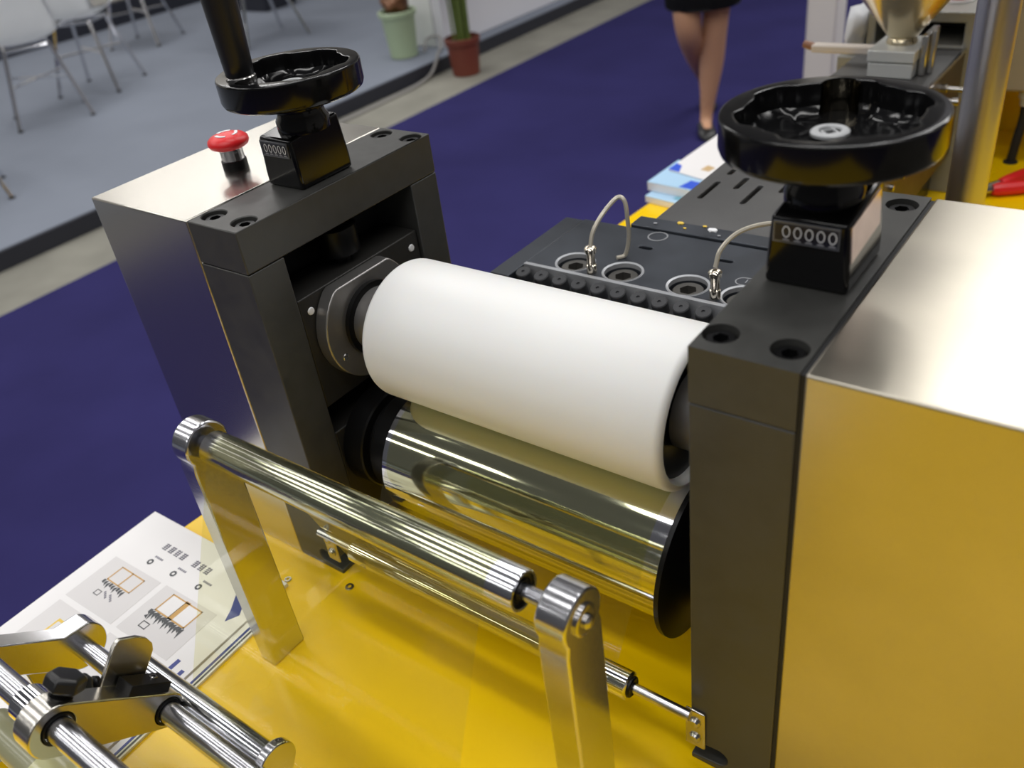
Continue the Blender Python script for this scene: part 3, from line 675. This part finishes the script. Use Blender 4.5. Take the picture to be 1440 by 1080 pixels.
pr2('printed_machine', [[(-.520+.006*k, -.378-.004*(k % 4)), (-.516+.006*k, -.380-.004*(k % 4)), (-.518+.006*k, -.386-.004*(k % 4)), (-.522+.006*k, -.384-.004*(k % 4))] for k in range(8)], PINK, z2)
pr2('printed_screen', [[(-.336, -.292), (-.285, -.292), (-.285, -.345), (-.336, -.345)], [(-.27, -.292), (-.222, -.292), (-.222, -.345), (-.27, -.345)]], PAPER, z2)
pr2('printed_frame', frm(-.342, -.288, -.218, -.350, .004)+[[(-.287, -.286), (-.270, -.286), (-.270, -.350), (-.287, -.350)]], PORANGE, z2, 'orange printed machine frame')
pr2('printed_machine', [[(-.352+.010*k, -.351-.003*(k % 3)), (-.343+.010*k, -.350), (-.343+.010*k, -.368-.007*((k*5) % 3)), (-.352+.010*k, -.362)] for k in range(14)]+frm(-.335, -.385, -.308, -.405, .0025)+[[(-.35, -.375), (-.342, -.366), (-.338, -.38)]], PDARK, z2)
pr2('printed_machine_body', [[(-.545, -.500), (-.448, -.500), (-.448, -.592), (-.545, -.592)]], PYEL, z2, 'yellow printed machine')
pr2('printed_screen', [[(-.538, -.508), (-.50, -.508), (-.50, -.545), (-.538, -.545)], [(-.495, -.555), (-.455, -.555), (-.455, -.588), (-.495, -.588)]], PGREY, z2+.0007)
pr2('printed_machine', [[(-.535+.012*k, -.556), (-.527+.012*k, -.556), (-.527+.012*k, -.585), (-.535+.012*k, -.585)] for k in range(3)], PDARK, z2+.0007)
# title strokes (too blurred in the photograph to read)
ts = []
for k in range(8):
    if k == 4: continue
    cx = -.515+.026*k+(.004 if k > 4 else 0)
    for s_ in range(4): ts.append([(cx-.009, -.178-.006*s_), (cx+.009, -.178-.006*s_+.001*(k % 2)), (cx+.009, -.1805-.006*s_), (cx-.009, -.1805-.006*s_)])
    for s_ in range(2): x_ = cx-.005+.009*s_; ts.append([(x_, -.176), (x_+.0028, -.176), (x_+.0028, -.199), (x_, -.199)])
pr2('title_strokes', ts, PINK)
for cx, cy in ((-.507, -.248), (-.408, -.243), (-.304, -.238)):
    b = B(); n = 16
    A_ = [b.verts.new((cx+.010*cos(2*pi*k/n), cy+.010*sin(2*pi*k/n), ZB+.0006)) for k in range(n)]; C_ = [b.verts.new((cx+.0045*cos(2*pi*k/n), cy+.0045*sin(2*pi*k/n), ZB+.0006)) for k in range(n)]
    for k in range(n): j = (k+1) % n; b.faces.new((A_[k], A_[j], C_[j], C_[k]))
    finish('round_icon', b, PDARK, br)
    pr2('caption_strokes', [[(cx-.005+.007*k, cy+.024), (cx+.000+.007*k, cy+.024), (cx+.000+.007*k, cy+.018), (cx-.005+.007*k, cy+.018)] for k in range(5)], PINK)
# blue swoosh and stripes at the right side of the brochure
sw = [(-.098, -.185)]+[(-.205+.107*math.sqrt(t_), -.175-.44*t_) for t_ in []]
sw = [(-.101, -.16), (-.098, -.30), (-.20, -.66), (-.155, -.52), (-.132, -.36), (-.118, -.24)]
pr2('blue_swoosh', [[(-.193, -.199), (-.148, -.212), (-.125, -.245), (-.143, -.278), (-.160, -.245)]], PBLUE)
pr2('blue_stripe', [[(-.150, -.415), (-.138, -.415), (-.135, -.62), (-.150, -.62)], [(-.115, -.43), (-.103, -.43), (-.098, -.62), (-.112, -.62)]], PBLUE)
# second brochure underneath, slightly shifted
b2 = thing('brochure', 'second white brochure with blue stripes peeking out beneath the first', 'brochure', (-.3, -.5, ZT))
b = B(); prism(b, [(-.095, -.20), (-.055, -.20), (-.030, -.90), (-.070, -.90)], 'z', ZT+.0005, ZT+.007); finish('pages', b, PAPER, b2)
b = B(); prism(b, [(-.078, -.21), (-.071, -.21), (-.045, -.89), (-.052, -.89)], 'z', ZT+.0071, ZT+.0077); lab(finish('blue_stripe', b, PBLUE, b2), 'blue printed stripe')
b = B(); prism(b, [(-.066, -.21), (-.061, -.21), (-.035, -.89), (-.040, -.89)], 'z', ZT+.0071, ZT+.0077); lab(finish('grey_stripe', b, PDARK, b2), 'dark printed stripe')
# ================================================================== WINDER IN THE LEFT FOREGROUND
Y1, Z1 = -.752, -.553; Y2, Z2 = -.588, -.703; Y3, Z3 = -.545, -.732
def side_arm(x0, x1, label):
    a = thing('winder_arm', label, 'bracket', ((x0+x1)/2, -.66, ZT))
    b = B(); dd = Vector((Y2-Y1, Z2-Z1)).normalized(); n_ = Vector((-dd.y, dd.x))
    if n_.y > 0: n_ = -n_
    q0, q1 = Vector((Y1, Z1))-dd*.03, Vector((Y2, Z2))
    P_ = [q0-n_*.012, q0+n_*.05, q1+n_*.0525]+[(Y2+.053*cos(t), Z2+.053*sin(t)) for t in [atan2(n_.y, n_.x)+(pi+.15)*k/24 for k in range(1, 25)]]
    v0 = P_[-1]; P_ += [Vector(v0)*.25+(q1-dd*.062-n_*.012)*.75]
    prism(b, [tuple(q) for q in P_], 'x', x0, x1); finish('arm_plate', b, ALU, a, bev=.003)
    b = B(); box(b, x0+.006, x1-.006, -.70, -.64, ZT, -.66); finish('post', b, ALU, a, bev=.003)
    return a
side_arm(-.150, -.100, 'rounded aluminium winder arm lying over the brochure')
side_arm(.905, .950, 'rounded aluminium winder arm nearest the large steel cover')
b = B(); rod(b, (-.36, Y1, Z1), (1.02, Y1, Z1), .0235, n=40, ch=.003); tag(finish('guide_shaft', b, SHAFT, at=(.3, Y1, Z1)), 'upper bare steel guide shaft in the bottom left foreground', 'shaft')
b = B(); rod(b, (-.145, Y2, Z2), (.95, Y2, Z2), .0215, n=40, ch=.003); tag(finish('guide_shaft', b, SHAFT, at=(.3, Y2, Z2)), 'lower guide shaft running beside the chrome roller with a rounded end bracket', 'shaft')
r = thing('guide_roller', 'short chrome guide roller beside the lower guide shaft', 'roller', (.2, Y3, Z3))
b = B(); rod(b, (.005, Y3, Z3), (.432, Y3, Z3), .0285, n=48, ch=.003); finish('tube', b, IDL, r)
b = B(); rod(b, (-.02, Y3, Z3), (.445, Y3, Z3), .012, n=20); finish('axle', b, SHAFT, r)
a = thing('roller_bracket', 'small rounded steel bracket at the end of the short guide roller', 'bracket', (.42, -.56, ZT))
b = B(); prism(b, rounded(Y3-.010, Z3-.03, Y3+.004, Z3+.004, .036, .042), 'x', .435, .455); finish('plate', b, ALU, a, bev=.003)
b = B(); box(b, .438, .452, -.585, -.530, ZT, -.79); finish('post', b, ALU, a, bev=.002)
# clamp plate riding on the shafts
c = thing('clamp_plate', 'thick steel clamp plate bridging the two guide shafts', 'clamp', (.17, -.67, -.65))
b = B(); prism(b, rounded(Y1-.004, Z1-.004, Y2, Z2, .050, .036), 'x', .148, .200); cp = finish('plate', b, BRUSHL, c, bev=.003)
cb = B(); rod(cb, (.12, Y1, Z1), (.22, Y1, Z1), .0285, n=32); rod(cb, (.12, Y2, Z2), (.22, Y2, Z2), .0265, n=32); cut(cp, cb)
b = B(); lathe(b, [(.0285, 0), (.0345, 0), (.0345, .055), (.0285, .055)], (.098, Y1, Z1), (1, 0, 0), 40, close=False); finish('collar', b, CHROME, c)
for (yy, zz, rr) in ((Y1, Z1, .0285), (Y2, Z2, .0265)):
    b = B(); lathe(b, [(rr, -.004), (rr, .003), (rr-.0035, .003), (rr-.0035, -.004)], (.200, yy, zz), (1, 0, 0), 40, close=False); finish('bushing', b, BORE, c)
dv = Vector((0, Y2-Y1, Z2-Z1)).normalized(); nv = Vector((0, -dv.z, dv.y))
if nv.z < 0: nv = -nv
def onp(s_, h_, x=.172):
    q = Vector((x, Y1, Z1))+dv*s_+nv*(.044+h_); return q
# dark block with screw
b = B(); Mb = Matrix.Translation(onp(.165, .006)) @ Matrix(((1, 0, 0), (0, dv.y, nv.y), (0, dv.z, nv.z))).to_4x4()
box(b, -.018, .026, -.042, .045, -.012, .010, Mb); finish('dark_block', b, BORE, c, bev=.002)
b = B(); socket(b, tuple(onp(.185, .0185)), nv, .008, .008, .0045, n=12); finish('block_screw', b, STEEL, c)
# upright tab
b = B(); tabp = [(-.676, -.612), (-.622, -.553), (-.604, -.533), (-.590, -.526), (-.560, -.548), (-.546, -.566), (-.541, -.586), (-.545, -.600), (-.608, -.672)]
prism(b, tabp, 'x', .140, .150); tb = finish('upright_tab', b, BRUSHL, c, bev=.002)
b = B(); lathe(b, [(.008, 0), (.008, .004), (.0055, .006), (.0055, .003), (0, .003)], (.150, -.615, -.615), (1, 0, 0), 16); finish('tab_screw', b, STEEL, c)
# black hexagon knobs
def knob(p_, ax_, r_, h_, label):
    b = B(); lathe(b, [(r_*.8, .016), (r_, .020), (r_, .016+h_*.8), (r_*.82, .016+h_), (r_*.3, .016+h_*1.02)], p_, ax_, 6); k = lab(finish('clamp_knob', b, BLKM, c, bev=.003), label)
    b = B(); lathe(b, [(r_*.55, -.002), (r_*.6, .006), (r_*.42, .010), (r_*.42, .018)], p_, ax_, 24); finish('neck', b, BORE, k)
knob(onp(.004, -.004), nv, .035, .030, 'large black hexagonal knob')
knob(Vector((.120, -.650, -.600)), Vector((0, -.70, .55)), .022, .022, 'small black knob')
# film roll being wound
r = thing('film_roll', 'pale greenish film roll under the shafts in the bottom left corner', 'film roll', (.4, -.79, -.80))
b = B(); lathe(b, [(.035, 0), (.073, 0), (.0745, .002), (.0745, .656), (.073, .658), (.035, .658)], (.122, -.79, -.722), (1, 0, 0), 64, close=False); finish('wound_film', b, YROLL, r)
b = B(); lathe(b, [(.030, 0), (.0345, 0), (.0345, .98), (.030, .98)], (-.10, -.79, -.722), (1, 0, 0), 40, close=False); finish('core_tube', b, mat('translucent_tube', rgb(150, 150, 120), .25), r)
b = B(); box(b, -.085, -.05, -.83, -.75, ZT, -.760); finish('cradle', b, ALU, r); b = B(); box(b, .83, .865, -.83, -.75, ZT, -.760); finish('cradle', b, ALU, r)
# ================================================================== FURNITURE ON THE PLATFORM
def chair(cx, cy, rz, label):
    t = thing('shell_chair', label, 'chair', (cx, cy, ZP), 'white shell chairs on the grey platform')
    def T(p): 
        return (cx+p[0]*cos(rz)-p[1]*sin(rz), cy+p[0]*sin(rz)+p[1]*cos(rz), ZP+p[2])
    b = B(); n, mm = 14, 12; g_ = []
    # profile: seat then back; s along, w across
    pr_ = [(.52, 1.02), (.46, 1.06), (.30, 1.05), (.10, 1.03), (-.15, 1.03), (-.36, 1.07), (-.46, 1.20), (-.50, 1.40), (-.53, 1.60), (-.56, 1.80), (-.585, 1.92)]
    hw_ = [.30, .42, .48, .50, .50, .49, .47, .45, .42, .36, .22]
    for (f_, z), w_ in zip(pr_, hw_):
        row = []
        for k in range(n+1):
            q = -1+2*k/n; lift = .13*abs(q)**3
            if z > 1.15: row.append(b.verts.new(T((q*w_, f_+lift, z))))
            else: row.append(b.verts.new(T((q*w_, f_, z+lift))))
        g_.append(row)
    for A_, C_ in zip(g_, g_[1:]):
        for k in range(n): b.faces.new((A_[k], A_[k+1], C_[k+1], C_[k]))
    bmesh.ops.solidify(b, geom=b.faces[:], thickness=.025); finish('shell', b, CHAIRW, t, smooth=70)
    for sx, sy in ((-1, -1), (1, -1), (1, 1), (-1, 1)):
        b = B(); tube(b, [T((sx*.28, sy*.25, 1.0)), T((sx*.48, sy*.46, .02))], .026, 8); finish('leg', b, CHROME, t)
        b = B(); lathe(b, [(.035, 0), (.035, .02), (.02, .03)], T((sx*.48, sy*.46, 0)), n=12); finish('foot', b, RUBBER, t)
    b = B(); tube(b, [T((-.28, -.25, .98)), T((.28, -.25, .98)), T((.28, .25, .98)), T((-.28, .25, .98)), T((-.28, -.25, .98))], .022, 8); finish('seat_frame', b, CHROME, t)
    b = B(); tube(b, [T((-.37, -.35, .55)), T((.37, .35, .55))], .015, 6); tube(b, [T((.37, -.35, .55)), T((-.37, .35, .55))], .015, 6); finish('cross_brace', b, CHROME, t)
chair(-11.5, 5.12, 1.15, 'white shell chair nearest the left edge of the photo, its back turned')
chair(-12.25, 6.40, .55, 'white shell chair second from the left edge, seat towards the table')
chair(-9.35, 2.75, 1.2, 'white shell chair closest to the narrow steel cover, only its legs in view')
chair(-14.4, 8.7, 3.6, 'white shell chair farthest back by the cream wall')
def rtable(cx, cy, label):
    t = thing('round_table', label, 'table', (cx, cy, ZP))
    b = B(); lathe(b, [(.0, 1.72), (.95, 1.72), (.97, 1.74), (.97, 1.77), (.95, 1.79), (0, 1.79)], (cx, cy, ZP), n=48); finish('tabletop', b, CHAIRW, t)
    for k in range(4):
        a = pi/2*k+.5; b = B(); tube(b, [(cx+.12*cos(a), cy+.12*sin(a), ZP+1.72), (cx+.80*cos(a), cy+.80*sin(a), ZP+.02)], .028, 8); finish('leg', b, CHROME, t)
rtable(-11.75, 9.3, 'round white table with thin splayed chrome legs behind the far handwheel')
b = B(); box(b, -14.9, -13.7, 11.0, 11.8, ZP, ZP+1.1); tag(finish('low_cabinet', b, EDGE, at=(-14.3, 11.4, ZP), bev=.02), 'dark low cabinet at the back of the grey platform', 'cabinet')
# bin
bx, by = -8.06, 8.84
t = thing('waste_bin', 'pale green waste bin on the grey platform beside the white counter', 'bin', (bx, by, ZP))
b = B(); lathe(b, [(.185, .0), (.20, .015), (.245, .55), (.255, .57), (.275, .58), (.28, .64), (.265, .65), (.245, .64), (.235, .57), (.185, .03), (0, .025)], (bx, by, ZP), n=40); finish('bucket', b, GREEN, t)
b = B(); bmesh.ops.create_icosphere(b, subdivisions=3, radius=1)
for v in b.verts:
    q = v.co; k = 1+.18*sin(6*q.x+3*q.y)*cos(5*q.z+2*q.y)+.07*random.uniform(-1, 1); v.co = Vector((bx-.04+.20*q.x*k, by+.02+.20*q.y*k, ZP+.74+.17*q.z*k))
tag(finish('rubbish_bag', b, mat('brown_foil', rgb(120, 84, 60), .3, .3, noise=.5, nscale=9), at=(bx, by, ZP+.7), smooth=80), 'crumpled brown shiny rubbish sticking out of the green bin', 'rubbish')
# cables
b = B(); tube(b, curve([(-7.85, 9.05, ZP+.02), (-7.9, 9.2, ZP+.16), (-7.75, 9.3, ZP+.18), (-7.65, 9.2, ZP+.06), (-7.55, 9.0, ZP+.02), (-7.36, 8.75, ZP+.01), (-7.32, 8.55, ZP-.12), (-7.25, 8.2, FLOOR+.03), (-7.22, 7.6, FLOOR+.02), (-7.2, 6.4, FLOOR+.02), (-7.25, 5.2, FLOOR+.02)]), .020, 8)
tag(finish('cable', b, mat('pale_cable', rgb(150, 148, 146), .5), at=(-7.4, 8.6, FLOOR)), 'pale cable trailing from the platform down onto the concrete', 'cable')
# potted palm
qx, qy = -6.92, 8.85
t = thing('potted_palm', 'potted palm in a terracotta pot on the concrete strip', 'potted plant', (qx, qy, FLOOR))
b = B(); lathe(b, [(.175, 0), (.19, .01), (.225, .42), (.245, .425), (.255, .50), (.24, .51), (.23, .45), (.0, .44)], (qx, qy, FLOOR), n=40); finish('pot', b, TERRA, t)
b = B(); lathe(b, [(0, .455), (.228, .45)], (qx, qy, FLOOR), n=24, close=False); finish('soil', b, SOIL, t)
for k in range(22):
    a = 2.4*k; r0_ = .03+.10*random.random(); lean = .08+.22*random.random()
    bx_, by_ = qx+r0_*cos(a), qy+r0_*sin(a); H = 1.9+random.random()*.8
    P_ = [Vector((bx_+cos(a)*lean*H*(s_**2)*.55, by_+sin(a)*lean*H*(s_**2)*.55, FLOOR+.44+H*s_)) for s_ in (0, .2, .4, .6, .8, 1)]
    b = B(); tube(b, P_, [.016, .015, .013, .011, .008, .004], 6); fr_ = finish('frond_stem', b, LEAF, t)
    b = B()
    for j in range(9):
        s_ = .42+.065*j; c0 = P_[0].lerp(P_[5], s_); i_ = min(4, int(s_*5)); c0 = P_[i_].lerp(P_[i_+1], s_*5-i_) if i_ < 5 else P_[5]
        for sd in (-1, 1):
            dr = Vector((cos(a+sd*1.1), sin(a+sd*1.1), -.35)); L_ = .34*(1.15-abs(s_-.65)); sdv = Vector((-sin(a), cos(a), 0))*.02
            q0, q1, q2 = c0, c0+dr*L_*.5+Vector((0, 0, .08)), c0+dr*L_
            v_ = [b.verts.new(q0), b.verts.new(q1+Vector((0, 0, .0))+Vector((cos(a), sin(a), 0))*.03), b.verts.new(q2), b.verts.new(q1-Vector((cos(a), sin(a), 0))*.03)]
            b.faces.new(v_)
    o = finish('leaflets', b, LEAF, fr_)
    o['kind'] = 'stuff'
# ================================================================== PERSON WALKING ON THE CARPET
px, py = -2.62, 7.56; FZ = FLOOR+.012
uu = Vector((.809, .588, 0)); ff = Vector((.588, -.809, 0))
def H(u_, f_, z): return Vector((px, py, FZ))+uu*u_+ff*f_+Vector((0, 0, z))
def skinmesh(name, verts, edges, radii, m_, parent, root=0, lv=2):
    me = bpy.data.meshes.new(name); org = ORG[parent.name]
    me.from_pydata([W(v)-org for v in verts], edges, []); o = bpy.data.objects.new(name, me); COL.objects.link(o); o.parent = parent; ORG[o.name] = org
    md = o.modifiers.new('skin', 'SKIN'); md.use_smooth_shade = True
    lay = me.skin_vertices[0].data if me.skin_vertices else None
    if lay is None:
        bm = bmesh.new(); bm.from_mesh(me); bm.verts.layers.skin.verify(); bm.to_mesh(me); bm.free(); lay = me.skin_vertices[0].data
    for i, r_ in enumerate(radii):
        rr = r_ if isinstance(r_, tuple) else (r_, r_); lay[i].radius = (rr[0]*S, rr[1]*S); lay[i].use_root = (i == root)
    s2 = o.modifiers.new('sub', 'SUBSURF'); s2.levels = lv; s2.render_levels = lv
    me.materials.append(m_); return o
per = thing('person', 'person in a black skirt and black flat shoes walking on the purple carpet', 'person', (px, py, FZ))
hu = -.02
V = [H(hu, -.05, 2.02), H(hu, -.03, 2.42), H(hu, 0, 2.85), H(hu, .0, 3.12), H(hu, .02, 3.30),      # 0 pelvis..4 neck
     H(hu-.20, -.05, 1.88), H(-.19, .12, 1.05), H(-.04, -.26, .74), H(.12, -.72, .34), H(.16, -.82, .14), H(.16, -.66, .08),   # 5-10 trailing leg
     H(hu+.19, -.05, 1.88), H(.09, .02, 1.08), H(.07, -.04, .72), H(.02, -.02, .20), H(.0, .02, .08), H(-.01, .22, .05),      # 11-16 standing leg
     H(hu-.36, 0, 3.05), H(hu-.46, -.12, 2.45), H(hu-.44, .05, 1.98), H(hu-.43, .10, 1.82),
     H(hu+.36, 0, 3.05), H(hu+.46, .06, 2.45), H(hu+.44, .28, 2.02), H(hu+.43, .34, 1.87)]
Eg = [(0, 1), (1, 2), (2, 3), (3, 4), (0, 5), (5, 6), (6, 7), (7, 8), (8, 9), (9, 10), (0, 11), (11, 12), (12, 13), (13, 14), (14, 15), (15, 16), (3, 17), (17, 18), (18, 19), (19, 20), (3, 21), (21, 22), (22, 23), (23, 24)]
Rd = [(.30, .22), (.25, .18), (.29, .20), (.20, .15), .11, .20, .135, .135, .065, .07, .05, .20, .135, .14, .068, .07, .06, .11, .085, .07, .05, .11, .085, .07, .05]
skinmesh('body', V, Eg, Rd, SKIN, per)
for sd, hb_ in ((-1, 20), (1, 24)):
    for k in range(5):
        w0 = V[hb_]; side = uu*(sd*.0)+ff*(.045*(k-1.6)) if k < 4 else ff*.07
        L_ = (.15, .17, .16, .13, .10)[k]; p0 = w0+side*.6; p1 = p0+Vector((0, 0, -L_*.6))+side*.2+(ff*.05 if k == 4 else Vector()); p2 = p1+Vector((0, 0, -L_*.45))+uu*(-sd*.03)
        b = B(); tube(b, [p0+Vector((0, 0, .05)), p1, p2], [.020, .019, .014], 8); finish('finger', b, SKIN, per, smooth=70)
# skirt
b = B(); rings = []
for z, a_, c_ in ((1.27, .36, .30), (1.30, .375, .31), (1.6, .385, .32), (1.95, .37, .30), (2.2, .34, .26), (2.45, .28, .21)):
    rings.append([b.verts.new(H(hu+a_*cos(2*pi*k/32), -.02+c_*sin(2*pi*k/32), z)) for k in range(32)])
for A_, C_ in zip(rings, rings[1:]):
    for k in range(32): b.faces.new((A_[k], A_[(k+1) % 32], C_[(k+1) % 32], C_[k]))
b.faces.new(rings[-1]); bmesh.ops.solidify(b, geom=b.faces[:], thickness=.012); lab(finish('skirt', b, CLOTHB, per, smooth=60), 'short black skirt')
b = B(); rings = []
for z, a_, c_ in ((2.38, .31, .24), (2.6, .29, .22), (2.9, .36, .25), (3.1, .34, .21), (3.2, .17, .15), (3.24, .13, .12)):
    rings.append([b.verts.new(H(hu+a_*cos(2*pi*k/32), c_*sin(2*pi*k/32), z)) for k in range(32)])
for A_, C_ in zip(rings, rings[1:]):
    for k in range(32): b.faces.new((A_[k], A_[(k+1) % 32], C_[(k+1) % 32], C_[k]))
for q in ((17, 18), (21, 22)): tube(b, [V[q[0]], V[q[0]].lerp(V[q[1]], .6)], [.155, .14], 16)
lab(finish('shirt', b, CLOTHW, per, smooth=60), 'light shirt')
b = B(); bmesh.ops.create_uvsphere(b, u_segments=32, v_segments=24, radius=1)
for v in b.verts:
    q = v.co.copy(); jaw = 1-.22*max(0, -q.z); u_, f_, z = q.x*.165*jaw, q.y*.20*(1-.1*max(0, -q.z)), q.z*.255
    if q.y > .85 and abs(q.x) < .22 and -.35 < q.z < .15: f_ += .035*(1-abs(q.x)/.22)
    if q.y > .6 and .05 < q.z < .25 and .2 < abs(q.x) < .55: f_ -= .012
    v.co = H(hu+u_, .05+f_, 3.61+z)
finish('head', b, SKIN, per, smooth=80)
for sd in (-1, 1):
    b = B(); bmesh.ops.create_uvsphere(b, u_segments=12, v_segments=8, radius=.018, matrix=Matrix.Translation(H(hu+sd*.058, .232, 3.64))); finish('eye', b, WHT, per)
    b = B(); bmesh.ops.create_uvsphere(b, u_segments=12, v_segments=8, radius=.03, matrix=Matrix.Translation(H(hu+sd*.168, .04, 3.61)) @ Matrix.Diagonal((.6, .8, 1.5, 1))); finish('ear', b, SKIN, per)
b = B(); tube(b, [H(hu-.045, .225, 3.49), H(hu, .238, 3.487), H(hu+.045, .225, 3.49)], [.006, .013, .006], 8); finish('mouth', b, mat('lips', rgb(170, 80, 76), .5), per)
b = B(); bmesh.ops.create_uvsphere(b, u_segments=32, v_segments=20, radius=1)
for v in list(b.verts):
    q = v.co.copy(); v.co = H(hu+q.x*.19, .01+q.y*.215-.02, 3.66+q.z*.25-(.18*max(0, -q.y) if q.z < 0 else 0))
fc_ = [f_ for f_ in b.faces if (f_.calc_center_median()-H(hu, 0, 3.61)).dot(ff) > .09 and f_.calc_center_median().z < H(0, 0, 3.76).z]
bmesh.ops.delete(b, geom=fc_, context='FACES'); lab(finish('hair', b, HAIR, per, smooth=80), 'dark hair')
for (c0, c1, zz) in ((H(.0, -.04, 0), H(-.02, .30, 0), 0), (H(.17, -.90, .0), H(.15, -.60, .0), .0)):
    b = B(); rings = []; dr = (c1-c0); sd_ = Vector((-dr.y, dr.x, 0)).normalized()
    for s_, w_, h_ in ((-.08, .03, .03), (0, .07, .10), (.2, .085, .14), (.45, .085, .115), (.7, .098, .10), (.9, .085, .075), (1.05, .04, .03)):
        q = c0+dr*s_; ring = []
        for k in range(16):
            t_ = 2*pi*k/16; ring.append(b.verts.new(q+sd_*w_*cos(t_)+Vector((0, 0, max(0.004, h_*.5+h_*.5*sin(t_))))))
        rings.append(ring)
    for A_, C_ in zip(rings, rings[1:]):
        for k in range(16): b.faces.new((A_[k], A_[(k+1) % 16], C_[(k+1) % 16], C_[k]))
    b.faces.new(rings[0]); b.faces.new(rings[-1]); lab(finish('shoe', b, BLKM, per, smooth=60), 'black flat shoe')
